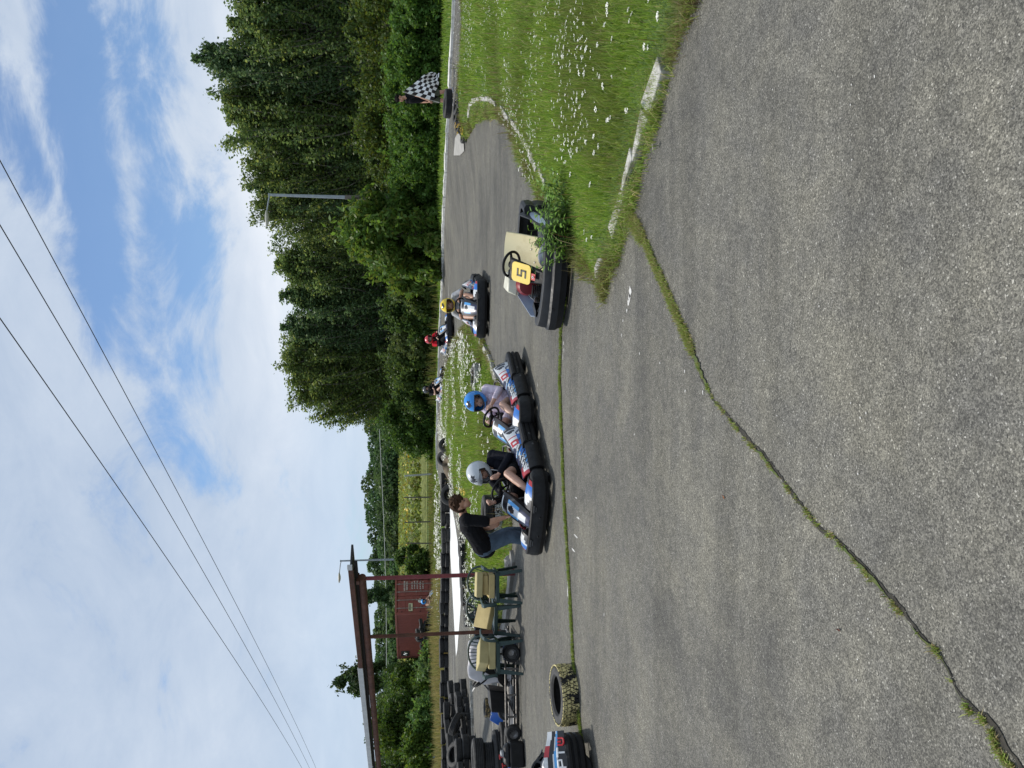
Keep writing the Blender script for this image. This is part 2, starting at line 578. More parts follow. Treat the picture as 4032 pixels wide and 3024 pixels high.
# ================================================================== LAND
GM = ground_mat(); AM = asphalt_mat()
def axis(*segs):
    out = []
    for a, b, s in segs: out += list(np.arange(a, b, s))
    return np.array(out + [segs[-1][1]])
ax = axis((-900, -100, 60), (-100, -24, 4), (-24, 24, 0.6), (24, 100, 4), (100, 900, 60))
ay = axis((-60, -8, 6), (-8, 52, 0.6), (52, 220, 4), (220, 1600, 80))
gx, gy = np.meshgrid(ax, ay)
vt = np.array([(x, y, T(x, y) - 0.035) for x, y in zip(gx.ravel(), gy.ravel())])
nx, ny = len(ax), len(ay)
ii = (np.arange(ny - 1)[:, None] * nx + np.arange(nx - 1)[None, :]).ravel()
tag(npmesh('ground', vt, np.stack([ii, ii + 1, ii + nx + 1, ii + nx], 1), GM, smooth=True), kind='structure')

FAR_EDGE = [(1800, -500), (1793, 0), (1783, 180), (1770, 440), (1760, 650), (1748, 900), (1738, 1200), (1727, 1500), (1721, 1750), (1724, 1850), (1750, 2050), (1760, 2300), (1764, 2700), (1772, 3024), (1778, 3400)]
fe = [G2(*p) for p in FAR_EDGE]
fe = densify(fe, 1.2, closed=False)
asph = fe + [(-40, fe[-1][1]), (-40, -8), (30, -8), (30, fe[0][1])]
sheet('asphalt_track', densify(asph, 2.5), 0.0, AM, 0.7, kind='structure')

# the two grass islands
ISL1 = [(1840, -700), (1837, -200), (1835, 0), (1829, 157), (1817, 298), (1812, 352), (1822, 470), (1832, 536), (1845, 520), (1872, 470), (1905, 448), (1945, 440), (1972, 449), (1998, 462),
        (2018, 500), (2040, 560), (2072, 640), (2110, 715), (2150, 790), (2190, 850), (2240, 905), (2268, 960), (2286, 1011), (2330, 1052), (2384, 1144), (2392, 1080), (2440, 1000),
        (2474, 862), (2497, 786), (2513, 729), (2541, 619), (2572, 509), (2600, 392), (2646, 243), (2680, 165), (2734, 16), (2790, -150), (2900, -500), (2950, -700)]
ISL2 = [(1846, 1282), (1872, 1300), (1893, 1332), (1915, 1372), (1931, 1408), (1946, 1452), (1962, 1495), (1975, 1560), (1990, 1700), (2005, 1900), (2018, 2100), (2016, 2190), (2010, 2225), (2001, 2320), (1989, 2426), (1972, 2500),
        (1950, 2560), (1900, 2540), (1878, 2440), (1868, 2300), (1862, 2170), (1832, 2060), (1800, 1965), (1788, 1880), (1778, 1820), (1768, 1780), (1744, 1702), (1750, 1626), (1766, 1491), (1770, 1431), (1782, 1365), (1810, 1330)]
i1 = densify([G2(*p) for p in ISL1], 0.35, jit=0.03, seed=2)
i2 = densify([G2(*p) for p in ISL2], 0.35, jit=0.03, seed=3)
def edge_d(poly):
    A = np.array(poly); B = np.roll(A, -1, 0); D = B - A; LL = (D ** 2).sum(1) + 1e-9
    def f(x, y):
        p = np.array((x, y)); t = np.clip(((p - A) * D).sum(1) / LL, 0, 1)
        return float(np.sqrt(((A + D * t[:, None] - p) ** 2).sum(1)).min())
    return f
ed1, ed2 = edge_d(i1), edge_d(i2)
def isl_h(ed, amp):
    return lambda x, y: min(amp, 0.5 * ed(x, y)) + 0.02 * math.sin(1.7 * x + 0.6) * math.sin(1.3 * y) * min(1, ed(x, y))
h1, h2 = isl_h(ed1, 0.07), isl_h(ed2, 0.08)
sheet('grass_island', i1, 0.004, GM, 0.4, kind='structure', mound=h1)
sheet('grass_island', i2, 0.004, GM, 0.6, kind='structure', mound=h2)

# ------------------------------------------------------------------ grass blades and flowers
LEAF = leafmat('grass_blade', 0.30, 0.5)
def patchy(x, y, s, seed=0.0):
    return 0.5 + 0.25 * (np.sin(x * s + 1.3 + seed) * np.cos(y * s * 1.2 + 0.4 + seed * 2) + np.sin((x + y) * s * 0.57 + 2.1 + seed) * np.cos((x - 1.7 * y) * s * 0.43 + seed))
def blades(name, xy, z, hgt, wid, cols, lean=0.5):
    n = len(xy); an = RNG.uniform(0, 2 * PI, n); la = RNG.uniform(0, 2 * PI, n); ln = np.abs(RNG.normal(0, lean, n)) * hgt
    wx, wy = np.cos(an) * wid / 2, np.sin(an) * wid / 2
    lx, ly = np.cos(la) * ln, np.sin(la) * ln
    b = np.column_stack([xy, z])
    V = np.empty((n, 5, 3))
    V[:, 0] = b - np.column_stack([wx, wy, np.full(n, 0.01)]); V[:, 1] = b + np.column_stack([wx, wy, np.full(n, -0.01)])
    mid = b + np.column_stack([lx * .35, ly * .35, hgt * 0.55])
    V[:, 2] = mid - np.column_stack([wx, wy, 0 * wx]) * .8; V[:, 3] = mid + np.column_stack([wx, wy, 0 * wx]) * .8
    V[:, 4] = b + np.column_stack([lx, ly, hgt * np.clip(1 - (ln / hgt) ** 2 * .35, .4, 1)])
    base = (np.arange(n) * 5)[:, None]
    F = np.concatenate([base + np.array([[0, 1, 3]]), base + np.array([[0, 3, 2]]), base + np.array([[2, 3, 4]])], 0)
    return npmesh(name, V.reshape(-1, 3), F, LEAF, cols=np.concatenate([cols, cols, cols], 0))
GREENS = np.array([(0.135, 0.215, 0.036), (0.178, 0.262, 0.046), (0.098, 0.165, 0.030), (0.215, 0.290, 0.066), (0.245, 0.275, 0.090), (0.30, 0.255, 0.13)])
def gcol(n, w=(3, 3, 2, 2, 1.2, .5), dry=None):
    w = np.array(w, float); c = GREENS[RNG.choice(6, n, p=w / w.sum())] * RNG.uniform(0.72, 1.25, (n, 1)) * 1.42
    if dry is not None:
        d = np.clip(dry, 0, 1)[:, None]; c = c * (1 - d) + np.array([(0.19, 0.15, 0.070)]) * RNG.uniform(.6, 1.2, (n, 1)) * d
    return c
def scatter(poly, ntry, dens):
    A = np.array(poly); lo, hi = A.min(0), A.max(0)
    p = RNG.uniform(lo, hi, (ntry, 2)); p = p[(p[:, 1] > 1.2) & (np.abs(p[:, 0]) < p[:, 1] * 0.62 + 1.0)]
    p = p[RNG.uniform(0, 1, len(p)) < dens(p)]
    return p[inpoly(p, poly)]
def grass_on(name, poly, hfn, ed, ntry, dens, hmul=1.0, wmul=1.0, tall=0.19):
    p = scatter(poly, ntry, dens)
    e = np.array([ed(x, y) for x, y in p]); z = np.array([T(x, y) + hfn(x, y) for x, y in p])
    d = np.hypot(p[:, 0], p[:, 1])
    pt = patchy(p[:, 0], p[:, 1], 2.1)
    h = (0.030 + tall * np.clip((e - .22) / 0.75, 0, 1) * (0.35 + 0.9 * pt)) * RNG.uniform(0.55, 1.25, len(p)) * hmul
    dry = 0.75 * np.clip(1 - e / 0.30, 0, 1) * (patchy(p[:, 0], p[:, 1], 3.7, 2) > .42) + 0.40 * (patchy(p[:, 0], p[:, 1], 1.3, 5) > .64)
    cl = gcol(len(p), dry=dry * RNG.uniform(0, 1.2, len(p)))
    cl *= (0.86 + 0.40 * patchy(p[:, 0], p[:, 1], 1.1, 9))[:, None]
    o = blades(name, p, z, h, np.clip(0.0009 * d, 0.0045, 0.05) * wmul, cl)
    return tag(o, kind='stuff')
near = lambda c: (lambda p: np.clip(c / np.hypot(p[:, 0], p[:, 1]) ** 1.7, 0.012, 1))
grass_on('grass', i1, h1, ed1, 900000, near(20))
# taller flowering stalks and dry seed heads standing over the turf
def stalks(poly, hfn, n, hr):
    p = scatter(poly, n, lambda q: np.clip((patchy(q[:, 0], q[:, 1], 1.6, 7) - .40) * 4, 0, 1)); d = np.hypot(p[:, 0], p[:, 1])
    z = np.array([T(x, y) + hfn(x, y) for x, y in p]); k = RNG.uniform(0, 1, (len(p), 1))
    c = np.where(k < .5, np.array([(.34, .29, .14)]), np.where(k < .8, np.array([(.24, .27, .09)]), np.array([(.22, .13, .07)]))) * RNG.uniform(.7, 1.2, (len(p), 1))
    tag(blades('seed_stalks', p, z, RNG.uniform(*hr, len(p)), np.clip(.0007 * d, .0035, .02), c, .28), kind='stuff')
stalks(i1, h1, 9000, (.16, .36)); stalks(i2, h2, 9000, (.16, .42))
# ragged fringe that hangs over the edges and kerbs
def fringe(poly, hfn, n, hmax, maxd, name='edge_grass'):
    A = np.array(poly); k = RNG.integers(0, len(A), n); t = RNG.uniform(0, 1, (n, 1)); p = A[k] * (1 - t) + np.roll(A, -1, 0)[k] * t
    p = p + RNG.normal(0, .055, (n, 2)); d = np.hypot(p[:, 0], p[:, 1])
    keep = (p[:, 1] > 1.5) & (d < maxd) & (np.abs(p[:, 0]) < p[:, 1] * .62 + 1) & (patchy(p[:, 0], p[:, 1], 4.3, 6) + RNG.uniform(-.25, .25, n) > .36)
    p = p[keep]; d = d[keep]; z = np.array([T(x, y) for x, y in p]) + .003
    c = gcol(len(p), (2, 2, 3, 2, 3, 2.2), dry=(patchy(p[:, 0], p[:, 1], 2.9, 3) > .5) * RNG.uniform(0, 1.1, len(p)))
    tag(blades(name, p, z, RNG.uniform(.03, hmax, len(p)) * (.5 + patchy(p[:, 0], p[:, 1], 5.1, 2)), np.clip(.0009 * d, .0045, .03), c, .9), kind='stuff')
fringe(i1, h1, 60000, .16, 24)
fringe(i2, h2, 24000, .18, 30)
grass_on('grass', i2, h2, ed2, 260000, lambda p: np.clip(16 / np.hypot(p[:, 0], p[:, 1]), 0, 1), 1.25, 1.2, tall=0.20)
# verge beyond the far kerb
verge = [(x, y) for x, y in fe] + [(fe[-1][0] - 4, fe[-1][1] + 14), (-10, 66), (8, 62), (16, 44), (26, 33)]
vp = scatter(verge, 120000, lambda p: np.ones(len(p)))
vz = np.array([T(x, y) for x, y in vp]) - 0.03
dk = np.clip((patchy(vp[:, 0], vp[:, 1], 0.7) - .5) * 2, 0, 1)
leftm = np.clip((-2 - vp[:, 0]) / 6, 0, 1)
vh = RNG.uniform(0.06, 0.20, len(vp)) + leftm * RNG.uniform(0, .22, len(vp))
vc = gcol(len(vp), (4, 4, 3, 2, 1, .2), dry=leftm * (vp[:, 1] > 40) * RNG.uniform(0, 1.0, len(vp)))
tag(blades('grass', vp, vz, vh, np.full(len(vp), 0.035), vc), kind='stuff')
# tall straw grass behind the far tyre wall and in front of the fence
def straw(poly, n, h0, h1_, tan):
    p = scatter(poly, n, lambda q: np.ones(len(q)))
    z = np.array([T(x, y) for x, y in p]) - 0.03
    h = RNG.uniform(h0, h1_, len(p)) * (0.55 + 0.8 * patchy(p[:, 0], p[:, 1], 0.9, 3))
    t = np.clip(RNG.normal(tan, 0.25, len(p)), 0, 1)[:, None]
    c = (np.array([(0.40, 0.33, 0.14)]) * t + np.array([(0.13, 0.20, 0.035)]) * (1 - t)) * RNG.uniform(.65, 1.25, (len(p), 1))
    return tag(blades('dry_grass', p, z, h, np.full(len(p), 0.045), c, 0.3), kind='stuff')
straw([G2(1762, 2260), (-9.0, 37.5), (-11, 44), (-27, 44), (-27, 33.6), G2(1773, 3024), G2(1765, 2700)], 26000, 0.25, 0.75, 0.72)
straw([(-1.5, 49.5), (3.0, 46.5), (9.5, 39.6), (10.4, 42.5), (5, 50), (-1, 55)], 9000, 0.3, 0.8, 0.35)
straw([(-18, 50), (-2, 54), (-2, 60), (-18, 58)], 9000, 0.2, 0.5, 0.45)

WHITE = M('petal_white', (0.86, 0.86, 0.80), 0.7, (0.76, 0.76, 0.66), 30)
STEMM = M('flower_stem', (0.09, 0.14, 0.03), 0.7, (0.06, 0.10, 0.02), 20)
YELP = M('petal_yellow', (0.75, 0.50, 0.02), 0.6, (0.65, 0.42, 0.02), 20)
def flowers(name, p, hfn, hr, r0, mat, nf=7):
    """flat flower heads: a few florets each, all of a meadow in one mesh"""
    V = []; F = []
    for x, y in p:
        z0 = T(x, y) + hfn(x, y); h = random.uniform(*hr); d = math.hypot(x, y)
        rr = r0 * random.uniform(.55, 1.3) * (1.0 + 0.016 * max(0, d - 8))
        tx, ty = random.gauss(0, .25), random.gauss(0, .25)
        for k in range(nf):
            a = random.uniform(0, 6.28); q = rr * math.sqrt(random.random()); s = rr * random.uniform(.32, .5)
            c = (x + q * math.cos(a), y + q * math.sin(a), z0 + h + tx * q * math.cos(a) + ty * q * math.sin(a) + random.uniform(-.1, .18) * rr)
            b = random.uniform(0, 1.57); o = len(V)
            for m_ in range(4):
                g = b + m_ * PI / 2
                V.append((c[0] + s * math.cos(g), c[1] + s * math.sin(g), c[2] + random.uniform(-.35, .35) * s))
            F.append((o, o + 1, o + 2, o + 3))
    return tag(npmesh(name, V, F, mat), kind='stuff')
def clustered(poly, ntry, s, thr, seed):
    p = scatter(poly, ntry, lambda q: np.clip((patchy(q[:, 0], q[:, 1], s, seed) - thr) * 5, 0, 1))
    return p
c1 = clustered(i1, 26000, 1.9, 0.43, 1.0)
c1 = c1[np.array([ed1(x, y) > 0.25 for x, y in c1])]; c1 = c1[(np.hypot(c1[:, 0], c1[:, 1]) > 5.8)][:2000]
flowers('wildflowers', c1, h1, (0.10, 0.25), 0.0155, WHITE)
c2 = clustered(i2, 22000, 1.1, 0.42, 4.0)
c2 = c2[np.array([ed2(x, y) > 0.15 for x, y in c2])]
c2 = c2[RNG.uniform(0, 1, len(c2)) < np.clip(0.25 + 0.75 * (c2[:, 1] - 14) / 8, 0.2, 1)][:2700]
flowers('wildflowers', c2, h2, (0.12, 0.28), 0.045, WHITE)
pv = scatter([G2(1748, 1990), G2(1752, 2100), (-8.5, 36), (-12, 37.5), (-8.5, 42), (-4.5, 41)], 5200, lambda q: np.clip((patchy(q[:, 0], q[:, 1], 1.3, 1) - .36) * 4, 0, 1))[:420]
flowers('wildflowers', pv, lambda x, y: 0.0, (0.15, 0.4), 0.07, WHITE)
py_ = [G2(random.gauss(1875, 12), random.gauss(1940, 16)) for _ in range(26)]
flowers('yellow_flowers', py_, lambda x, y: 0.05, (0.2, 0.4), 0.035, YELP)
py2 = [G2(random.uniform(1832, 1846), random.uniform(488, 528)) for _ in range(22)]
flowers('yellow_flowers', py2, lambda x, y: 0.02, (0.10, 0.28), 0.035, YELP)

# the nearest flower heads one by one
def yarrow_proto(k):
    root = thing('yarrow', 'white flat flower head on a thin stem in the near grass', 'flower', group='white yarrow in the near grass')
    rr = random.Random(k)
    mb = MB(); mb.tube([(0, 0, 0), (.008, .004, .12), (0.0, 0.01, .245)], [.0028, .0024, .002], 6)
    for q in range(9):
        a = q * 2.4; mb.tube([(0, .01, .215), (.02 * math.cos(a), .01 + .02 * math.sin(a), .25)], [.0014, .001], 4)
    for q in range(6):
        a = q * 2.1; z = .04 + .025 * q
        mb.add([(0, 0, z), (.03 * math.cos(a) - .006 * math.sin(a), .03 * math.sin(a) + .006 * math.cos(a), z + .03), (.055 * math.cos(a), .055 * math.sin(a), z + .045), (.03 * math.cos(a) + .006 * math.sin(a), .03 * math.sin(a) - .006 * math.cos(a), z + .03)], [(0, 1, 2, 3)])
    mb.build('stem', STEMM, root, fix=False)
    hb = MB()
    for q in range(26):
        a = rr.uniform(0, 6.28); r = .036 * math.sqrt(rr.random()); s = rr.uniform(.006, .010)
        c = Vector((r * math.cos(a), .01 + r * math.sin(a), .252 - r * r * 4 + rr.uniform(-.004, .004)))
        hb.add([c + Vector((s * math.cos(k_ * 1.2566), s * math.sin(k_ * 1.2566), rr.uniform(-.002, .003))) for k_ in range(5)], [(0, 1, 2, 3, 4)])
    hb.build('flower_head', WHITE, root, fix=False, smooth=False)
    return root
YZ = [(965, 15), (1000, 65), (1005, 78), (860, 60), (865, 110), (872, 95), (750, 45), (742, 38), (945, 235), (938, 225), (730, 145), (775, 210), (695, 230), (640, 265), (605, 335), (610, 345), (635, 385), (705, 380), (725, 410), (700, 372), (545, 490), (600, 500), (625, 480), (850, 540), (855, 550), (755, 595), (748, 603), (770, 590), (685, 550), (610, 645), (640, 700), (680, 700), (710, 730), (620, 745), (545, 720), (600, 750), (685, 780), (670, 940), (570, 885), (645, 1165), (680, 1195), (655, 1210), (940, 725), (500, 240), (430, 60), (450, 20), (550, 120), (580, 130), (620, 185), (530, 270), (540, 240), (455, 1000), (495, 705), (560, 640), (650, 640), (700, 610), (520, 230), (490, 75), (290, 440), (330, 260)]
ya = [yarrow_proto(1), yarrow_proto(2)]
for i, (a, b) in enumerate(YZ):
    o = ya[i] if i < 2 else copytree(ya[i % 2])
    sc = random.uniform(.42, .75)
    for zs in (1.0, .75, .55, .38):
        p = G(1800 + a / 1.276, b / 1.276, 0.06 + .25 * sc * zs)
        if inpoly(np.array([(p.x, p.y)]), i1)[0] and ed1(p.x, p.y) > .06: break
    o.location = (p.x, p.y, T(p.x, p.y) + h1(p.x, p.y) * (inpoly(np.array([(p.x, p.y)]), i1)[0]))
    o.rotation_euler = (random.gauss(0, .12), random.gauss(0, .12), random.uniform(0, 6)); o.scale = (sc, sc, sc * zs)

# ------------------------------------------------------------------ kerbs
KM = M('old_white_kerb', (0.47, 0.46, 0.42), 0.85, (0.17, 0.16, 0.13), 9, (0.42, 0.62), 0.6, 40)
KW = M('white_kerb_paint', (0.68, 0.67, 0.63), 0.8, (0.34, 0.33, 0.30), 5, (0.45, 0.75), 0.4, 40)
def kerb(name, pix, wid, hgt, piece, mat, gap=0.02, jit=0.015, seed=1, skip=()):
    rr = random.Random(seed)
    pts = [G(*p) for p in pix]
    L = [0]
    for a, b in zip(pts, pts[1:]): L.append(L[-1] + (b - a).length)
    def at(s):
        for i in range(len(pts) - 1):
            if s <= L[i + 1] or i == len(pts) - 2:
                return pts[i].lerp(pts[i + 1], max(0, min(1, (s - L[i]) / (L[i + 1] - L[i] + 1e-9))))
    mb = MB(); s = 0; k = 0
    while s < L[-1] - 0.1:
        ln = min(piece * rr.uniform(.8, 1.15), L[-1] - s)
        if k not in skip:
            a, b = at(s), at(s + ln - gap); d = (b - a); d.z = 0
            if d.length > .02:
                d.normalize(); n = Vector((-d.y, d.x, 0)) * wid / 2
                j = [Vector((rr.uniform(-jit, jit), rr.uniform(-jit, jit), 0)) for _ in range(4)]
                lo = [a - n + j[0], b - n + j[1], b + n + j[2], a + n + j[3]]
                lo = [Vector((p.x, p.y, T(p.x, p.y) - 0.03)) for p in lo]
                tp = [p + Vector((0, 0, 0.03 + hgt + rr.uniform(-.25, .25) * hgt)) for p in lo]
                mb.hexa(lo, tp)
        s += ln; k += 1
    o = mb.build(name, mat, None, bev=.007)
    return tag(o, kind='structure')
kerb('kerb', [(2640, 252), (2590, 392), (2556, 509), (2520, 619), (2487, 729), (2450, 840), (2428, 930), (2408, 1010)], 0.135, 0.075, 0.42, KM, seed=5, jit=.022, skip=(4,))
kerb('kerb', [(1856, 460), (1858, 420), (1875, 398), (1905, 388), (1941, 392), (1976, 415), (2008, 454), (2043, 490), (2086, 564), (2129, 650), (2172, 729)], 0.10, 0.09, 0.50, KM, seed=6, skip=(9, 13))
kerb('kerb', [(1872, 1296), (1893, 1334), (1917, 1376), (1932, 1412), (1949, 1460), (1963, 1500)], 0.16, 0.07, 0.6, KM, seed=7)
kerb('kerb', [(2024, 2190), (2020, 2240), (2010, 2330), (1997, 2430), (1985, 2500), (1962, 2570)], 0.26, 0.06, 0.9, M('grey_concrete', (0.30, 0.29, 0.26), 0.85, (0.20, 0.19, 0.17), 5, bump=.3), seed=8)
kerb('kerb', FAR_EDGE[1:10], 0.14, 0.09, 1.0, KW, gap=0.03, seed=9)
kerb('kerb', [(1858, 2680), (1864, 2850), (1874, 3060)], 0.16, 0.06, 1.0, KM, seed=10)
# pale concrete slab beside the far bend
slab = [G2(1795, 545), (G2(1808, 520)), G2(1830, 560), G2(1832, 595), G2(1815, 612), G2(1790, 612)]
sheet('concrete_slab', densify(slab, .5), 0.03, M('pale_concrete', (0.36, 0.35, 0.32), 0.85, (0.26, 0.25, 0.23), 3, bump=.2), 0.5, kind='structure')
def stone(name, label, px, r, mat, seed):
    rr = random.Random(seed); bm = bmesh.new(); bmesh.ops.create_icosphere(bm, subdivisions=2, radius=1)
    for v in bm.verts:
        v.co = Vector((v.co.x * r[0], v.co.y * r[1], v.co.z * r[2])) * rr.uniform(.82, 1.15)
    for f in bm.faces: f.smooth = False
    me = bpy.data.meshes.new(name); bm.to_mesh(me); bm.free()
    o = link(name, me, mat); p = G(*px); o.location = (p.x, p.y, p.z + r[2] * .5); o.rotation_euler = (0, 0, rr.uniform(0, 3))
    return tag(o, label, 'stone')
stone('broken_stone', 'broken pale concrete lump at the tip of the grass by the kart', (2384, 1055), (.13, .09, .07), KM, 3)
stone('broken_stone', 'grey white stone lying by the foot of the red post', (2018, 2216), (.16, .11, .10), M('pale_concrete'), 5)

# ------------------------------------------------------------------ mossy joints in the asphalt
DARKC = M('crack_dirt', (0.018, 0.017, 0.014), 0.95, (0.045, 0.04, 0.03), 30)
MOSS = M('moss', (0.060, 0.090, 0.018), 0.95, (0.10, 0.115, 0.030), 22, (0.35, 0.65), 0.8, 90)
def strip(name, pix, wfn, off, mat, jit=0.0, seed=1, side=0.0):
    rr = random.Random(seed)
    pts = densify([G2(*p) for p in pix], 0.022, closed=False)
    V = []; F = []; ph = rr.uniform(0, 6); wob = 0.0
    for i, (x, y) in enumerate(pts):
        a = pts[max(0, i - 2)]; b = pts[min(len(pts) - 1, i + 2)]
        d = Vector((b[0] - a[0], b[1] - a[1])).normalized(); n = Vector((-d.y, d.x))
        wob = wob * .9 + rr.gauss(0, jit)
        w = max(0.0015, wfn(i / len(pts)) * rr.uniform(.55, 1.4))
        c = Vector((x, y)) + n * (wob + side * w)
        for s in (-1, 1):
            q = c + n * s * w / 2; V.append((q.x, q.y, T(q.x, q.y) + off))
        if i: F.append((2 * i - 2, 2 * i - 1, 2 * i + 1, 2 * i))
    o = npmesh(name, V, F, mat); return tag(o, kind='structure'), pts
SEAM = [(2232, 1180), (2212, 1289), (2207, 1501), (2214, 1694), (2222, 1916), (2236, 2157), (2249, 2369), (2260, 2591), (2274, 2730), (2290, 2880), (2312, 3024), (2330, 3150)]
CRACK = [(2470, 790), (2490, 862), (2529, 925), (2560, 985), (2575, 1030), (2617, 1116), (2656, 1212), (2709, 1328), (2762, 1463), (2810, 1569), (2897, 1675), (2950, 1743), (2993, 1781), (3070, 1880), (3167, 2000), (3235, 2080), (3290, 2117), (3346, 2179), (3395, 2235), (3469, 2315), (3537, 2395), (3593, 2457), (3636, 2519), (3691, 2562), (3735, 2642), (3759, 2710), (3827, 2802), (3877, 2833), (3914, 2883), (3938, 2957), (3988, 3018), (4060, 3120)]
strip('joint_crack', SEAM, lambda t: .034, .004, DARKC, .001, 3)
o, sp = strip('joint_moss', SEAM, lambda t: .040, .008, MOSS, .003, 4, side=.35)
strip('crack', CRACK, lambda t: (.0175 * (.35 + .9 * abs(math.sin(t * 61) * math.sin(t * 23 + 1)) + .45 * abs(math.sin(t * 310 + 9 * math.sin(t * 47))))) if t > .45 else .034, .004, DARKC, .0042, 5)
o, cp = strip('crack_moss', CRACK, lambda t: (.055 if t < .3 else .045 if t < .45 else (.017 * max(0, math.sin(t * 52) * math.sin(t * 19 + 2) + .15) ** .5 if math.sin(t * 52) * math.sin(t * 19 + 2) > -.15 else 0)), .008, MOSS, .0022, 6)
def tufts(pts, n, wfn, hfn, colw, name):
    ks = RNG.integers(0, len(pts), n); t = ks / len(pts)
    keep = RNG.uniform(0, 1, n) < np.array([wfn(q)[1] for q in t]); ks, t = ks[keep], t[keep]
    p = np.array(pts)[ks] + RNG.normal(0, 1, (len(ks), 2)) * np.array([wfn(q)[0] for q in t])[:, None]
    h = np.array([hfn(q) for q in t]) * RNG.uniform(.4, 1.3, len(ks))
    z = np.array([T(x, y) for x, y in p]) + .004
    c = gcol(len(p), colw, dry=RNG.uniform(-.6, .7, len(p)))
    tag(blades(name, p, z, h, np.full(len(p), .0045), c, .8), kind='stuff')
cl = lambda t, s: 0.5 + 0.5 * math.sin(t * s) * math.sin(t * s * 2.7 + 1)
tufts(sp, 22000, lambda t: (.017, .25 + .75 * cl(t, 38)), lambda t: .030, (3, 4, 2, 3, 2, .5), 'seam_grass')
tufts(cp, 26000, lambda t: ((.027, 1.0) if t < .13 else (.020, .5 * cl(t, 60) + .45) if t < .40 else (.007, .42 * max(0, cl(t, 85) - .38) + (.5 if t > .955 else 0))), lambda t: .050 if t < .13 else .030 if t < .4 else .019, (1, 2, 1, 3, 4, 3.5), 'crack_grass')

# worn paint
PAINT = M('worn_white_paint', (0.62, 0.61, 0.58), 0.8, (0.36, 0.35, 0.33), 14, (0.4, 0.7))
def blotch(px, r, seed):
    rr = random.Random(seed); c = G(*px); n = 11
    return [(c.x + r[0] * math.cos(2 * PI * k / n) * rr.uniform(.45, 1.15), c.y + r[1] * math.sin(2 * PI * k / n) * rr.uniform(.45, 1.15)) for k in range(n)]
mb = MB()
rr = random.Random(4)
spots = [((2482, 1150), (.05, .04)), ((2480, 1170), (.05, .03)), ((2476, 1190), (.035, .03)), ((2470, 1222), (.02, .015)), ((2455, 1262), (.018, .012)), ((2450, 1320), (.016, .012)), ((2520, 1392), (.012, .01)), ((2600, 1430), (.012, .01)), ((2698, 1462), (.015, .01)), ((2700, 1540), (.012, .01)), ((2770, 1545), (.016, .01)), ((2360, 1170), (.014, .012)), ((2500, 1710), (.012, .01)), ((2380, 2420), (.02, .012)), ((2270, 1960), (.01, .05)), ((2278, 2040), (.01, .09)), ((2268, 2110), (.012, .10)), ((2258, 2165), (.012, .09)), ((2220, 1350), (.03, .02)), ((2222, 1380), (.04, .018)), ((2218, 1410), (.04, .012)), ((2238, 2300), (.05, .03)), ((2236, 2330), (.06, .03)), ((2240, 2350), (.03, .02)), ((2048, 1470), (.10, .012)), ((2118, 1515), (.05, .012)), ((2122, 1600), (.13, .008)), ((2120, 1640), (.12, .008))]
for k in range(70):
    spots.append(((rr.uniform(2300, 3500), rr.uniform(100, 2800)), (rr.uniform(.003, .006), rr.uniform(.002, .005))))
for i, (p, r) in enumerate(spots):
    q = blotch(p, r, i); c = G(*p)
    if p[1] < 900 and p[0] < 2760: continue
    mb.add([(c.x, c.y, T(c.x, c.y) + .0045)] + [(a, b, T(a, b) + .0045) for a, b in q], [(0, k + 1, (k + 1) % 11 + 1) for k in range(11)])
tag(mb.build('paint_marks', PAINT, fix=False), kind='structure')
def grit():
    V = []; F = []; rr = random.Random(15); pool = cp + sp[::2]; ed_ = [p for p in i1 if p[1] < 11]
    for k in range(2600):
        if k % 3 == 0: x, y = rr.choice(ed_); s_ = .16
        elif k % 3 == 1: x, y = rr.choice(pool); s_ = .05
        else: d = rr.uniform(1.9, 9); x = rr.uniform(-.5, .5) * d; y = d; s_ = 0
        x += rr.gauss(0, s_); y += rr.gauss(0, s_); r = rr.uniform(.0018, .0045) * (1 + .06 * y); z = T(x, y) + .003; o = len(V); a = rr.uniform(0, 6)
        V += [(x + r * math.cos(a + q * 2.09), y + r * math.sin(a + q * 2.09) * .8, z - .002) for q in range(3)] + [(x + rr.gauss(0, r * .3), y, z + r * 1.1)]
        F += [(o, o + 1, o + 3), (o + 1, o + 2, o + 3), (o + 2, o, o + 3)]
    tag(npmesh('loose_grit', V, F, M('grit_stone', (.30, .29, .26), .9, (.14, .135, .12), 40)), kind='stuff')
grit()
def dry_leaf(label, px, L, col):
    mb = MB(); mb.grid(lambda u, v: Vector(((u - .5) * L, (v - .5) * L * .38 * math.sin(PI * min(1, max(0, u * .96 + .02))),   .002 + .004 * (2 * v - 1) ** 2)), 10, 6)
    mb.tube([(L * .5, 0, .006), (L * .72, .006, .004)], .0012, 5)
    o = mb.build('dry_leaf', M('leaf_' + col[0], col[1], .8, col[2], 30), None, fix=False); p = G(*px); o.location = p + Vector((0, 0, .002)); o.rotation_euler = (0, 0, random.uniform(0, 3)); tag(o, label, 'leaf')
dry_leaf('small orange brown leaf lying on the open asphalt', (2853, 1957), .030, ('orange', (.40, .15, .05), (.25, .10, .04)))
dry_leaf('thin dark red leaf lying beside the long crack', (3308, 2480), .024, ('dark', (.16, .06, .04), (.08, .04, .03)))
WPAINT = M('white_paint', (0.74, 0.74, 0.72), 0.75, (0.60, 0.60, 0.58), 2.0, (.35, .7))
wedge = [(1769, 1975), (1766, 2050), (1770, 2130), (1778, 2260), (1790, 2480), (1796, 2585), (1801, 2560), (1812, 2420), (1819, 2310), (1812, 2220), (1802, 2130), (1792, 2060), (1781, 2000)]
sheet('white_paint_wedge', densify([G2(*p) for p in wedge], .5), .005, WPAINT, .8, kind='structure')
mb = MB()
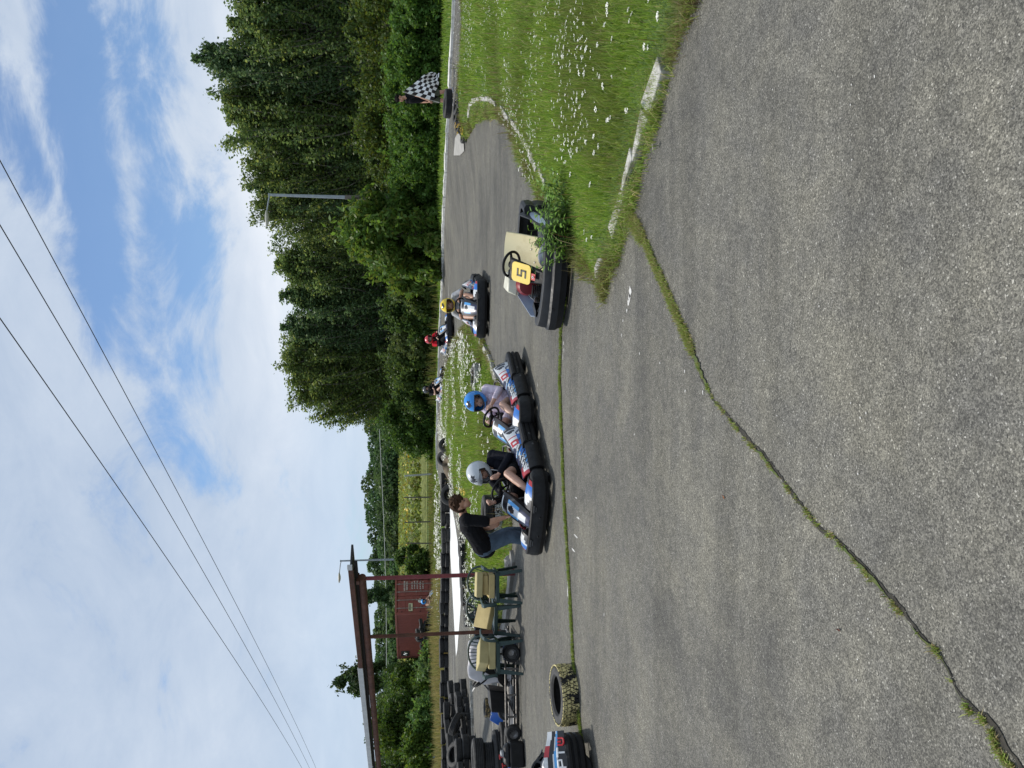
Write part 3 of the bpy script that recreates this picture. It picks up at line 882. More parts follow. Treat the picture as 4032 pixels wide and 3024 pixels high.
for pix, w in (([(1787, 2580), (1787, 2780), (1789, 3030)], .07), ([(1874, 2700), (1858, 2725), (1851, 2790), (1847, 2890)], .05), ([(1858, 2760), (1866, 2860), (1876, 3024)], .05), ([(1935, 2780), (1944, 2900), (1946, 2920)], .04), ([(1768, 1000), (1760, 1250), (1752, 1330)], .10), ([(1772, 560), (1775, 800), (1768, 1000)], .05)):
    pts = densify([G2(*p) for p in pix], .4, closed=False)
    for a, b in zip(pts, pts[1:]):
        d = Vector((b[0] - a[0], b[1] - a[1])).normalized(); n = (-d.y * w / 2, d.x * w / 2)
        mb.add([(q[0] + s * n[0], q[1] + s * n[1], T(q[0], q[1]) + .006) for q, s in ((a, -1), (b, -1), (b, 1), (a, 1))], [(0, 1, 2, 3)])
tag(mb.build('track_lines', PAINT, fix=False), kind='structure')
# ================================================================== KARTS
BLACKP = M('black_plastic', (0.006, 0.006, 0.0065), 0.56, (0.014, 0.014, 0.0145), 9, (.4, .7), .12, 40)
RUBBER = M('tyre_rubber', (0.014, 0.014, 0.014), 0.75, (0.036, 0.035, 0.033), 7, (.4, .75), .15, 60)
STEEL = M('worn_steel', (0.42, 0.42, 0.42), 0.38, (0.25, 0.24, 0.23), 14, metal=.9)
DSTEEL = M('dark_steel', (0.05, 0.05, 0.052), 0.45, (0.09, 0.085, 0.08), 12, metal=.6)
LIV = M('kart_livery', attr='Col', rough=0.32, scale=9, thr=(.2, .5), coat=.3)
SEATM = M('black_seat', (0.010, 0.010, 0.011), 0.5, (0.022, 0.022, 0.022), 8)
BL, WH, BK, RD, NV, LB = (0.015, 0.15, 0.50), (0.64, 0.65, 0.66), (0.010, 0.010, 0.012), (0.42, 0.03, 0.04), (0.022, 0.026, 0.07), (0.09, 0.34, 0.68)
GY = (0.36, 0.38, 0.42)

def rrect(W, L, r, n=7):
    """rounded rectangle outline, half sizes W (x) and L (y), counter-clockwise from the front right"""
    pts = []
    for cx, cy, a0 in ((W - r, L - r, 0), (-W + r, L - r, 90), (-W + r, -L + r, 180), (W - r, -L + r, 270)):
        for k in range(n + 1):
            a = math.radians(a0 + 90 * k / n); pts.append((cx + r * math.cos(a), cy + r * math.sin(a)))
    return pts

def sweep_band(mb, path, prof_fn, col=None, mi=0, closed=False):
    """prof_fn(i, n) -> list of (outward, z); path is 2D, outward is to its right"""
    n = len(path); rows = []
    for i, p in enumerate(path):
        a = path[(i - 1) % n] if closed or i > 0 else p
        b = path[(i + 1) % n] if closed or i < n - 1 else p
        d = Vector((b[0] - a[0], b[1] - a[1])).normalized(); nr = Vector((d.y, -d.x))
        rows.append([(p[0] + nr.x * o, p[1] + nr.y * o, z) for o, z in prof_fn(i, n)])
    m = len(rows[0]); V = [q for r in rows for q in r]; F = []
    for i in range(n if closed else n - 1):
        j = (i + 1) % n
        for k in range(m - 1):
            F.append((i * m + k, j * m + k, j * m + k + 1, i * m + k + 1))
    if not closed:
        F.append(tuple(range(m))); F.append(tuple((n - 1) * m + k for k in range(m - 1, -1, -1)))
    mb.add(V, F, col, mi)

def wheel(parent, x, y, r, w):
    mt = Matrix.Translation((x, y, r)) @ Matrix.Rotation(PI / 2, 4, 'Y')
    h = w / 2
    wmb = MB(); wmb.lathe([(r * .56, -h), (r * .86, -h * 1.02), (r * .97, -h * .8), (r, -h * .45), (r, h * .45), (r * .97, h * .8), (r * .86, h * 1.02), (r * .56, h)], 22, mt)
    wo = wmb.build('wheel', RUBBER, parent)
    rm = MB(); rm.lathe([(0.0, -h * .2), (r * .3, -h * .25), (r * .34, -h * .6), (r * .52, -h * .7), (r * .57, -h * .99), (r * .50, -h * .9), (r * .5, h * .9), (r * .57, h * .99), (r * .52, h * .7), (r * .34, h * .6), (r * .3, h * .25), (0.0, h * .2)], 18, mt)
    rm.build('rim', STEEL, wo)

def steering(parent, c, tilt, R=.155, hub=None):
    mt = Matrix.Translation(c) @ Matrix.Rotation(tilt, 4, 'X')
    mb = MB()
    ring = [mt @ Vector((R * math.cos(a) , R * .96 * math.sin(a), 0)) for a in [2 * PI * k / 28 for k in range(28)]]
    mb.tube(ring, .016, 8, closed=True)
    o = mb.build('steering_wheel', BLACKP, parent)
    sp = MB()
    for a in (0.15, PI - .15, -PI / 2):
        sp.tube([mt @ Vector((0, 0, -.01)), mt @ Vector((R * math.cos(a), R * math.sin(a), 0))], [.022, .012], 6, ell=(1, .4))
    sp.lathe([(0, -.02), (.04, -.02), (.045, .01), (0, .015)], 14, mt)
    sp.build('spokes', hub or BLACKP, o)
    return o

def side_fn(sgn):
    """livery panel from the front wheel back beside the seat, sloping up and in towards the tail"""
    def f(u, v):
        y = 0.44 - 1.18 * u                                  # front to rear
        rise = 0.12 * sstep(.1, .9, u) + .05 * sstep(.55, .95, u)
        xo = .545 - .03 * math.cos(u * PI)
        th = v
        z = .215 + (.10 + rise) * (1 - (1 - v) ** 1.6) - .12 * sstep(.86, 1.0, u) * v
        x = xo - (.05 + .17 * v ** 1.5) * (0.75 + .35 * u) - .08 * sstep(.85, 1.0, u)
        return Vector((sgn * x, y - .05 * v * u, z))
    return f
def side_col(u, v):
    q = (u * 7.3 + v * 1.9) % 1.0
    if .10 < u < .52 and (q < .26 or .55 < q < .66) and v > .12: return BK
    if .16 < u < .50 and v > .62 and q > .4: return NV
    if .56 < u < .84 and v < .30 and q > .72: return NV
    if u > .74 and .12 < ((u - .86) / .11) ** 2 + ((v - .52) / .30) ** 2 < 1 and (u * 40) % 1 < .2: return GY
    if v > .86: return NV if u < .62 else BK
    if u < .07: return RD
    if u < .16: return WH if v < .6 else RD
    if u < .34:
        return BK if (int(u * 60 + v * 6) % 4 == 0 or v > .68) else (WH if v > .28 else LB)
    if u < .46: return BL if v < .45 else (LB if (u * 5 + v) % .5 < .25 else WH)
    if u < .52: return WH if v > .3 else BL
    if u < .70:
        q = (u - .53) / .17; b = int(q * 5)
        if .32 < v < .80 and .02 < q < .97: return RD if (b % 2 == 0 or (v < .44 or v > .68)) and b != 3 else WH
        return WH if v >= .32 else BL
    e = ((u - .86) / .11) ** 2 + ((v - .52) / .30) ** 2
    if e < 1: return BK
    if e < 1.9: return WH
    return GY if u > .93 else WH
def nose_col(sgn):
    def f(u, v):
        s = u if sgn > 0 else 1 - u
        if v > .88: return BK
        if s > .86: return RD if v < .5 else BK
        if s > .52: return BL if v < .62 - (s - .5) * .5 else ((0.75, .30, .03) if .25 < v < .5 and .6 < s < .8 else BL)
        if s > .42: return WH
        if s < .12 or (v < .34 and s < .3): return BK
        return WH if v > .18 else BK
    return f
def shield_col(u, v):
    a = abs(u - .5) * 2
    if v > .80: return WH if a < .72 and v < .97 else BK
    if v > .66: return BK
    if a > .74: return BK
    if v > .40:
        if (a / .38) ** 2 + ((v - .53) / .10) ** 2 < 1: return BK
        return WH if a < .38 else (LB if a < .84 else BL)
    if v > .08: return WH if a < .42 - .1 * (.4 - v) else (BK if a > .78 else (LB if v > .3 else NV))
    return NV

def grooved(zs, dep):
    return zs
def rental_kart(name, label, group):
    k = thing(name, label, 'go kart', group=group)
    # bumper all round: smooth front, panels along the sides, three-rib rear corners
    fr = MB(); pth = [(-.545, .50)] + [(-.575, .62), (-.575, .74), (-.54, .83), (-.47, .885), (-.35, .91), (-.18, .925), (0, .93), (.18, .925), (.35, .91), (.47, .885), (.54, .83), (.575, .74), (.575, .62)] + [(.545, .50)]
    def fprof(i, n):
        e = 1 - .16 * (abs(i - (n - 1) / 2) / ((n - 1) / 2)) ** 4
        return [(-.06, .262 * e), (-.012, .268 * e), (.004, .255 * e), (.008, .215), (.022, .185), (.024, .105), (.012, .085), (.006, .06), (-.06, .052)]
    sweep_band(fr, pth[::-1], fprof)
    # moulded swage lines and bolts
    for x in (-.42, -.15, .15, .42):
        y = .93 - .06 * (abs(x) / .45) ** 3 + .018
        fr.lathe([(0, .008), (.010, .006), (.012, 0)], 8, Matrix.Translation((x, y + .012, .15)) @ Matrix.Rotation(-PI / 2, 4, 'X'))
    fb = fr.build('front_bumper', BLACKP, k, sharp=30)
    for x in (-.27, .27):
        s = MB(); s.box((x, .935, .235), (.11, .012, .016)); s.box((x, .938, .21), (.07, .012, .010))
        s.build('slot', M('slot_grey', (0.06, .062, .066), .5), fb)
    for sg in (-1, 1):
        sb = MB(); pts = [(.575, .47), (.592, .30), (.597, .1), (.597, -.05)]
        sweep_band(sb, [(sg * x, y) for x, y in pts], lambda i, n: [(-sg * o, z) for o, z in [(-.10, .235), (-.03, .25), (.0, .215), (.022, .16), (.022, .11), (0, .07), (-.08, .06)]])
        s_ = sb.build('side_bumper', BLACKP, k, sharp=30)
        h = MB(); h.ell((sg * .600, .02, .15), (.022, .05, .026), 12, 8); h.build('slot', M('slot_grey'), s_)
    rb = MB(); R = []
    for x, y in ((-.597, -.06), (-.60, -.35), (-.598, -.62), (-.575, -.76), (-.51, -.84), (-.40, -.875), (-.2, -.885), (0, -.888), (.2, -.885), (.40, -.875), (.51, -.84), (.575, -.76), (.598, -.62), (.60, -.35), (.597, -.06)):
        R.append((x, y))
    ribs = [(-.11, .265), (-.04, .272), (.004, .262), (.020, .240), (.020, .215), (.002, .205), (.002, .197), (.024, .187), (.024, .158), (.004, .148), (.004, .140), (.022, .130), (.020, .095), (.0, .075), (-.09, .065)]
    sweep_band(rb, R, lambda i, n: [(-o * -1, z) for o, z in ribs])
    rbo = rb.build('rear_bumper', BLACKP, k, sharp=28)
    for sg in (-1, 1):
        h = MB(); h.ell((sg * .606, -.22, .168), (.02, .045, .022), 12, 8); h.build('slot', M('slot_grey'), rbo)
        pd = MB(); pd.grid(side_fn(sg), 64, 16, side_col); pd.build('side_pod', LIV, k, solid=.012, sharp=60)
        # nose fairing corner: over the front wheel
        n_ = MB()
        def nf(u, v, sg=sg):
            x = .20 + .35 * u; y = .88 - .16 * v - .10 * u ** 3; z = .268 + .065 * math.sin(v * PI * .62) * (1 - .35 * abs(u - .4)) - .03 * u ** 3
            return Vector((sg * x, y, z))
        n_.grid(nf, 30, 12, nose_col(1)); n_.build('nose_fairing', LIV, k, solid=.012, sharp=60)
        wheel(k, sg * .46, .55, .125, .12)
        wheel(k, sg * .44, -.58, .135, .17)
    fl = MB(); fl.box((0, .28, .075), (.56, 1.10, .02)); fl.tube([(-.28, .82, .10), (-.29, .2, .09), (-.36, -.15, .09), (-.36, -.78, .09)], .017, 8); fl.tube([(.28, .82, .10), (.29, .2, .09), (.36, -.15, .09), (.36, -.78, .09)], .017, 8)
    fl.tube([(-.42, .55, .125), (.42, .55, .125)], .016, 8); fl.tube([(-.42, -.58, .135), (.42, -.58, .135)], .02, 8)
    fl.tube([(-.30, .82, .10), (-.2, .86, .18), (.2, .86, .18), (.30, .82, .10)], .014, 8)
    fl.build('chassis', DSTEEL, k)
    se = MB()
    def sf(u, v):
        a = (u - .5) * 2
        if v < .5:
            t = v / .5; y = .02 - .34 * t; z = .15 - .04 * t
        else:
            t = (v - .5) / .5; y = -.32 - .05 * math.sin(t * PI / 2) - .16 * t; z = .11 + .44 * t
        w = .185 + .02 * v; lift = .14 * abs(a) ** 3 * (0.5 + .8 * math.sin(v * PI)); fwd = .10 * abs(a) ** 3 * max(0, v - .45) * 2
        return Vector((a * w, y + fwd, z + lift * (1 if v < .6 else .4)))
    se.grid(sf, 14, 20); se.build('seat', SEATM, k, solid=.014)
    sh = MB()
    def shf(u, v):
        a = (u - .5) * 2; w = .115 + .045 * math.sin(v * PI * .8)
        if v > .85: w *= 1 - .35 * ((v - .85) / .15) ** 2
        y = .84 - .50 * v + .02 * math.cos(a * PI / 2) * 1.5; z = .24 + .345 * v ** .9 + .03 * math.cos(a * PI / 2) - (.10 * (v - .85) / .15 if v > .85 else 0)
        return Vector((a * w, y, z))
    sh.grid(shf, 20, 32, shield_col); sh.build('front_panel', LIV, k, solid=.012, sharp=60)
    bk = MB(); bk.hexa([(-.10, .60, .28), (.10, .60, .28), (.10, .76, .25), (-.10, .76, .25)], [(-.12, .30, .53), (.12, .30, .53), (.12, .42, .55), (-.12, .42, .55)]); bk.build('panel_back', BLACKP, k, bev=.02)
    st = MB(); st.tube([(0, .62, .16), (0, .20, .52)], .013, 8); st.tube([(-.03, .42, .34), (-.19, .55, .15)], .009, 6); st.tube([(.03, .42, .34), (.19, .55, .15)], .009, 6); st.build('steering_column', STEEL, k)
    steering(k, (0, .17, .555), math.radians(52))
    for sg in (-1, 1):
        pe = MB(); pe.tube([(sg * .20, .66, .09), (sg * .20, .70, .22)], .009, 6); pe.box((sg * .20, .70, .22), (.07, .014, .07)); pe.build('pedal', STEEL, k)
    en = MB(); en.box((.33, -.28, .20), (.20, .34, .20)); en.box((.33, -.26, .33), (.17, .22, .08)); en.tube([(.33, -.10, .2), (.33, .02, .2)], .05, 10); en.tube([(.30, -.45, .25), (.22, -.70, .27), (.05, -.78, .26)], .04, 10)
    for q in range(5): en.box((.33, -.12 - .05 * q, .27), (.215, .012, .12))
    en.build('engine', DSTEEL, k, bev=.008)
    hp = MB(); hp.tube([(-.19, -.40, .30), (-.22, -.52, .40), (-.15, -.60, .44), (.15, -.60, .44), (.22, -.52, .40), (.19, -.40, .30)], .014, 8); hp.build('seat_hoop', DSTEEL, k)
    return k

def face_to(o, C, h):
    """put a kart at C with its nose along h"""
    o.location = (C[0], C[1], T(C[0], C[1]))
    o.rotation_euler = (0, 0, math.atan2(-h[0], h[1]))

KG = 'rental karts with blue and white panels'
K1 = rental_kart('go_kart', 'blue white and red go kart leading the queue beside the leaning man', KG)
face_to(K1, (-1.30, 10.22), (-.50, -.866))
KARTS = [K1]
for C, h, lb in (((-.40, 11.33), (-.50, -.866), 'blue and white go kart queued right behind the silver helmet kart'),
                 ((1.82, 17.7), (-.20, -.98), 'blue and white go kart of the driver in the yellow helmet'),
                 ((1.92, 30.9), (.36, -.933), 'small blue and white go kart of the driver in red on the far track'),
                 ((-.12, 35.9), (.42, -.907), 'farthest go kart, driven by a person in black beyond the flowers'),
                 ((-4.42, 7.38), (-.88, -.475), 'go kart with white lettering cut off by the photo edge beside the yellow tyre')):
    o = copytree(K1); face_to(o, C, h); o['label'] = lb; KARTS.append(o)
for i_ in (2, 3, 4): KARTS[i_].scale = (1.1, 1.1, 1.06)

# white lettering and a red figure on the tail panel of the kart at the edge
def lettering(parent, strokes, o, ux, uz, th, mat, name):
    mb = MB()
    for st in strokes:
        pts = [Vector(o) + Vector(ux) * a + Vector(uz) * b for a, b in st]
        nrm = Vector(ux).cross(Vector(uz)).normalized()
        for a, b in zip(pts, pts[1:]):
            d = (b - a).normalized(); w = nrm.cross(d) * th / 2; e = d * th * .45
            f = [a - e - w, b + e - w, b + e + w, a - e + w]
            mb.hexa([p - nrm * .001 for p in f], [p + nrm * .004 for p in f])
    return mb.build(name, mat, parent, smooth=False)
LETW = M('letter_white', (0.80, 0.80, 0.80), .5); LETR = M('letter_red', (0.50, 0.02, 0.03), .5)
edge = KARTS[5]
def panel_text(parent, strokes, mat):
    mb = MB()
    for st in strokes:
        q = []
        for (a, b), (a2, b2) in zip(st, st[1:]):
            for t in (0, .25, .5, .75): q.append((a + (a2 - a) * t, b + (b2 - b) * t))
        q.append(st[-1]); pts = []
        for a, b in q:
            y = -.585 - a; u = (.35 - y) / 1.26; pts.append(panf(u, .05 + b / .26) + Vector((-.003, 0, .002)))
        mb.tube(pts, .0095, 6)
    return mb.build('letter', mat, parent)
pan = MB()
def panf(u, v):
    return Vector((-.612 + .12 * v + .075 * sstep(.70, 1.02, u),   .35 - 1.26 * u + .0 * v, .262 + (.19 + .07 * (1 - u)) * v - .05 * sstep(.8, 1, u) * v))
def panc(u, v):
    d = v - (.92 - .46 * u)
    if v < .40: return BK
    if d < -.10 + .0 * u: return WH if v < .46 else LB
    if d < 0: return LB
    if d < .05: return WH
    if d < .26: return BK
    return RD if int(u * 11) % 3 == 0 else WH
pan.grid(panf, 50, 18, panc); po = pan.build('tail_panel', LIV, edge, solid=.01, sharp=60)
o0 = Vector((-.612, -.465, .275)); ux = Vector((.06, -1, 0)).normalized(); uz = Vector((.115, 0, .19)).normalized()
o0 = o0 + Vector((.0, 0, 0))
Lh = .085; Lw = .075
panel_text(po, [[(0, 0), (0.005, Lh), (.062, Lh), (.066, .045), (.004, .04)]], LETW)
panel_text(po, [[(.090, Lh), (.175, Lh)], [(.132, Lh), (.130, 0)]], LETW)
panel_text(po, [[(.200, Lh), (.196, .015), (.212, 0), (.248, 0), (.258, .015), (.258, Lh)], [(.228, Lh), (.227, .035)]], LETR)

# ------------------------------------------------------------------ the empty kart with the yellow 5 plate
def old_kart():
    k = thing('go_kart', 'empty black go kart with yellow number 5 plate and cream seat by the weeds', 'go kart')
    BP = M('faded_black_plastic', (0.0075, 0.0085, 0.010), 0.55, (0.016, 0.018, 0.021), 7, (.4, .7), .1, 30)
    fr = MB(); pth = [(.50, .30), (.55, .52), (.56, .68), (.52, .80), (.42, .845), (.25, .875), (.05, .89), (-.05, .89), (-.25, .875), (-.42, .845), (-.52, .80), (-.56, .68), (-.55, .52), (-.50, .30)]
    def fp(i, n):
        m_ = abs(i - (n - 1) / 2) / ((n - 1) / 2); hi = .325 - .03 * math.cos(m_ * PI) * .6 - .03 * (m_ > .8)
        return [(-.12, hi + .0), (-.06, hi + .005), (-.022, hi - .006), (-.010, hi - .03), (.004, .225), (.030, .205), (.030, .13), (.012, .105), (-.004, .055), (-.08, .05)]
    sweep_band(fr, pth, fp)
    for x in (-.30, .28):
        fr.lathe([(0, .008), (.016, .006), (.018, 0)], 10, Matrix.Translation((x, .905, .19)) @ Matrix.Rotation(-PI / 2, 4, 'X'))
    fr.build('front_bumper', BP, k, sharp=32)
    GS = M('faded_blue_grey', (0.24, 0.30, 0.42), .45, (0.32, 0.37, .46), 6)
    for sg in (-1, 1):
        sp = MB()
        def f(u, v, sg=sg):
            y = .34 - 1.02 * u; z = .10 + (.16 + .14 * sstep(.2, 1, u)) * v; x = .555 - .10 * v * v - .04 * (1 - math.sin(u * PI)) 
            return Vector((sg * x, y, z))
        sp.grid(f, 24, 8); so = sp.build('side_pod', BP, k, solid=.02)
        s2 = MB(); s2.grid(lambda u, v, sg=sg, f=f: f(.05 + .9 * u, .62 + .34 * v * math.sin(PI * min(1, u * 1.1)) + .0) + Vector((sg * .004, 0, .002)), 24, 4); s2.build('stripe', GS, so, solid=.003)
        wheel(k, sg * .43, .48, .125, .12); wheel(k, sg * .43, -.56, .138, .18)
    rb = MB(); R = [(-.57, -.42), (-.58, -.66), (-.55, -.80), (-.46, -.87), (0, -.90), (.46, -.87), (.55, -.80), (.58, -.66), (.57, -.42)]
    sweep_band(rb, R, lambda i, n: [(-.09, .37), (-.03, .38), (.01, .36), (.02, .30), (.0, .25), (.018, .2), (.016, .12), (-.01, .07), (-.09, .06)])
    rb.build('rear_bumper', BP, k, sharp=32)
    fl = MB(); fl.box((0, .25, .07), (.6, 1.05, .02)); 
    for sg in (-1, 1): fl.tube([(sg * .30, .80, .10), (sg * .3, .2, .09), (sg * .36, -.15, .09), (sg * .36, -.8, .09)], .017, 8); fl.tube([(sg * .12, .30, .12), (sg * .40, .62, .30)], .012, 6)
    fl.tube([(-.43, .48, .125), (.43, .48, .125)], .016, 8); fl.tube([(-.43, -.56, .138), (.43, -.56, .138)], .02, 8)
    fl.build('chassis', DSTEEL, k)
    CRM = M('cream_fibreglass', (0.70, 0.63, 0.40), .5, (0.52, 0.44, 0.24), 4.5, (.5, .8), .05, 20)
    se = MB()
    def sf(u, v):
        a = (u - .5) * 2
        if v < .45: t = v / .45; y = .06 - .32 * t; z = .15 - .03 * t
        else: t = (v - .45) / .55; y = -.26 - .06 * math.sin(t * PI / 2) - .24 * t; z = .12 + .45 * t
        return Vector((a * (.235 + .015 * v), y + .11 * abs(a) ** 2.5 * max(0, v - .4) * 1.6, z + .16 * abs(a) ** 3 * (1 - v) ))
    se.grid(sf, 16, 24); s_ = se.build('seat', CRM, k, solid=.012)
    for x, v in ((-.06, .62), (.09, .56)):
        b = MB(); p = sf(.5 + x / .47, v); b.lathe([(0, .012), (.016, .008), (.018, 0)], 12, Matrix.Translation(p + Vector((0, .004, 0))) @ Matrix.Rotation(-PI / 2 - .3, 4, 'X')); b.build('bolt', STEEL, s_)
    st = MB(); st.tube([(0, .55, .18), (.0, .14, .55)], .014, 8); st.tube([(0, .40, .30), (.2, .48, .15)], .009, 6); st.tube([(0, .40, .30), (-.2, .48, .15)], .009, 6); st.build('steering_column', STEEL, k)
    steering(k, (0, .10, .565), math.radians(50), .145)
    # black fairing and the yellow plate with its number
    fa = MB(); fa.hexa([(-.07, .62, .24), (.07, .62, .24), (.07, .70, .23), (-.07, .70, .23)], [(-.135, .24, .59), (.135, .24, .59), (.135, .29, .61), (-.135, .29, .61)]); fa.build('fairing', BLACKP, k, bev=.02)
    c = Vector((0, .415, .455)); e1 = Vector((-1, 0, 0)); e2 = Vector((0, -.40, .37)).normalized(); nn = Vector((0, .37, .40)).normalized()
    def pl(a, b, d=0): return c + e1 * a + e2 * b + nn * (d + .052)
    YP = M('yellow_plate', (0.82, 0.58, 0.035), .42, (0.72, 0.50, 0.04), 8)
    out = rrect(.112, .135, .045, 6); pm = MB()
    n_ = len(out); pm.add([pl(a, b, 0) for a, b in out] + [pl(a, b, .008) for a, b in out], [tuple(range(n_ - 1, -1, -1)), tuple(range(n_, 2 * n_))] + [(i, (i + 1) % n_, (i + 1) % n_ + n_, i + n_) for i in range(n_)])
    po = pm.build('number_plate', YP, k)
    BKP = M('number_black', (0.01, .01, .01), .5)
    lettering(po, [[(.038, .055), (-.032, .055), (-.032, .002), (.032, .002), (.032, -.058), (-.040, -.058)]], pl(0, -.005, .008), e1, e2, .020, BKP, 'number')
    q = MB(); q.add([pl(a, b, .004) for a, b in ((-.045, -.20), (.03, -.20), (.03, -.145), (-.045, -.145))] , [(0, 1, 2, 3)]); q.build('red_sticker', M('sticker_red', (.55, .03, .03), .5), po, solid=.004)
    q = MB()
    for a in range(3):
        an = a * 2 * PI / 3 + .5; q.tube([pl(-.008 + .012 * math.cos(an + t * 2.1), -.172 + .012 * math.sin(an + t * 2.1), .010) for t in (0, .5, 1)], .004, 5)
    q.build('sticker_mark', LETW, po)
    # engine to the kart's right of the seat: red shroud, white tank, silver head
    en = MB(); en.box((.31, -.20, .20), (.22, .30, .22)); en.build('engine_block', DSTEEL, k, bev=.01)
    REDM = M('engine_red', (0.24, .012, .02), .4, (.16, .01, .015), 10)
    en = MB(); en.lathe([(0, .10), (.10, .09), (.135, .03), (.135, -.06), (.12, -.10), (0, -.10)], 20, Matrix.Translation((.25, .06, .36)) @ Matrix.Rotation(-PI / 2, 4, 'X')); en.build('engine_shroud', REDM, k)
    en = MB(); en.hexa([(.14, -.16, .47), (.40, -.16, .47), (.40, .08, .47), (.14, .08, .47)], [(.16, -.14, .60), (.36, -.14, .62), (.36, .05, .59), (.16, .05, .59)]); en.build('fuel_tank', M('dirty_white_tank', (.66, .64, .52), .5, (.5, .48, .38), 6), k, bev=.02)
    en = MB(); en.box((.11, .13, .55), (.10, .06, .10)); en.lathe([(0, .04), (.03, .03), (.035, 0)], 12, Matrix.Translation((.11, .16, .55)) @ Matrix.Rotation(-PI / 2, 4, 'X')); en.build('throttle_box', BLACKP, k, bev=.012)
    for q in range(4): pass
    en = MB(); en.tube([(.36, .05, .22), (.44, .2, .26), (.42, .34, .20)], .03, 10); en.build('exhaust', STEEL, k)
    en = MB()
    for q in range(6): en.box((.30, .17 + .0 * q, .20 + .022 * q), (.15, .05, .008))
    en.tube([(.20, .16, .46), (.12, .30, .36), (.10, .44, .22)], .008, 6); en.tube([(.40, -.1, .30), (.42, -.34, .26), (.40, -.56, .16)], .010, 6); en.tube([(.16, .02, .47), (.06, .16, .44), (.03, .30, .34)], .006, 6)
    en.tube([(-.26, .50, .12), (-.22, .62, .26), (.22, .62, .26), (.26, .50, .12)], .012, 8); en.build('cables', DSTEEL, k)
    gb = MB(); gb.add([(.44, .16, .26), (.56, .34, .20), (.56, .30, .33), (.40, .02, .46), (.36, .02, .40)], [(0, 1, 2, 3, 4)]); gb.build('side_fin', GS, k, solid=.02)
    w_ = MB(); w_.add([(.475, .16, .325), (.535, .245, .285), (.535, .24, .325), (.468, .14, .375)], [(0, 1, 2, 3)]); w_.build('fin_label', LETW, k, solid=.03)
    bg = MB(); bg.ell((-.16, .28, .17), (.16, .15, .12), 18, 12); bg.build('plastic_bag', M('clear_grey_bag', (.40, .42, .44), .25, (.16, .17, .18), 12, bump=.6, bscale=25), k)
    return k
K5 = old_kart(); face_to(K5, (1.44, 8.98), (-.42, -.907))
# ================================================================== PEOPLE
def sphere_cap(mb, p0, r0, p1, r1, n=12):
    p0, p1 = Vector(p0), Vector(p1)
    mb.ell(p0, (r0,) * 3, n, 8); mb.ell(p1, (r1,) * 3, n, 8)
    if (p1 - p0).length > 1e-4: mb.tube([p0, p1], [r0, r1], n)
def blob(name, caps, ells, vox, colfn, mat, parent, smooth=3):
    """one continuous surface grown over tapered limbs"""
    mb = MB()
    for c in caps: sphere_cap(mb, *c)
    for e in ells: mb.ell(e[0], e[1], 18, 14, rot=e[2] if len(e) > 2 else None)
    me = bpy.data.meshes.new('tmp'); me.from_pydata(mb.v, [], mb.f); me.update()
    o = bpy.data.objects.new('tmp', me); COL.objects.link(o)
    bm = bmesh.new(); bm.from_mesh(me); bmesh.ops.recalc_face_normals(bm, faces=bm.faces); bm.to_mesh(me); bm.free()
    md = o.modifiers.new('r', 'REMESH'); md.mode = 'VOXEL'; md.voxel_size = vox; md.use_smooth_shade = True
    ms = o.modifiers.new('s', 'SMOOTH'); ms.factor = .5; ms.iterations = smooth
    dg = bpy.context.evaluated_depsgraph_get()
    m2 = bpy.data.meshes.new_from_object(o.evaluated_get(dg)); m2.name = name
    bpy.data.objects.remove(o); bpy.data.meshes.remove(me)
    if colfn:
        a = m2.color_attributes.new('Col', 'FLOAT_COLOR', 'POINT')
        a.data.foreach_set('color', np.array([(*colfn(v.co), 1.0) for v in m2.vertices], dtype=np.float32).ravel())
    m2.materials.clear()
    return link(name, m2, mat, parent)

def nospec(m, v):
    m.node_tree.nodes['Principled BSDF'].inputs['Specular IOR Level'].default_value = v
SKINM = M('skin', attr='Col', rough=.5, scale=30, thr=(.1, .5))
CLOTH = M('cloth', attr='Col', rough=.85, scale=14, thr=(.2, .6), bump=.9, bscale=10)
nospec(CLOTH, .12); nospec(BLACKP, .30)
HELM = M('helmet_paint', attr='Col', rough=.22, scale=3, thr=(.0, .4), coat=.5)

def hand_caps(wr, d, n, lat, curl, thumb=.6, s=1.0):
    """palm, four unequal bent fingers and a thumb; d to the knuckles, n out of the palm, lat to the thumb side"""
    wr, d, n, lat = Vector(wr), Vector(d).normalized(), Vector(n).normalized(), Vector(lat).normalized()
    caps = []
    L = (.072, .080, .075, .060); kn = []
    for i, off in enumerate((.030, .010, -.010, -.029)):
        k = wr + d * (.088 - .004 * abs(i - 1)) * s + lat * off * s
        caps.append((wr + lat * off * .5 * s + d * .012, .015 * s, k, .0115 * s)); kn.append(k)
    for i in range(3): caps.append((kn[i], .011 * s, kn[i + 1], .011 * s))
    for i, k in enumerate(kn):
        dd = d.copy(); p = k; c = curl * (1 + .08 * (i - 1.5))
        for q, f in enumerate((.44, .32, .26)):
            ax_ = d.cross(n)
            dd = Matrix.Rotation(c, 3, ax_) @ dd if True else dd
            e = p + dd * L[i] * f * s; caps.append((p, (.0098 - .0011 * q) * s, e, (.0088 - .0012 * q) * s)); p = e
    t0 = wr + d * .022 * s + lat * .026 * s; t1 = t0 + (lat * .75 + d * .6 + n * .25 * thumb).normalized() * .040 * s
    t2 = t1 + (lat * .15 + d * .8 + n * .55 * thumb).normalized() * .032 * s; t3 = t2 + (d * .75 + n * .75 * thumb - lat * .25).normalized() * .026 * s
    caps += [(t0, .0145 * s, t1, .0115 * s), (t1, .0115 * s, t2, .0100 * s), (t2, .0100 * s, t3, .0085 * s)]
    return caps

def lerp(a, b, t): return Vector(a).lerp(Vector(b), t)

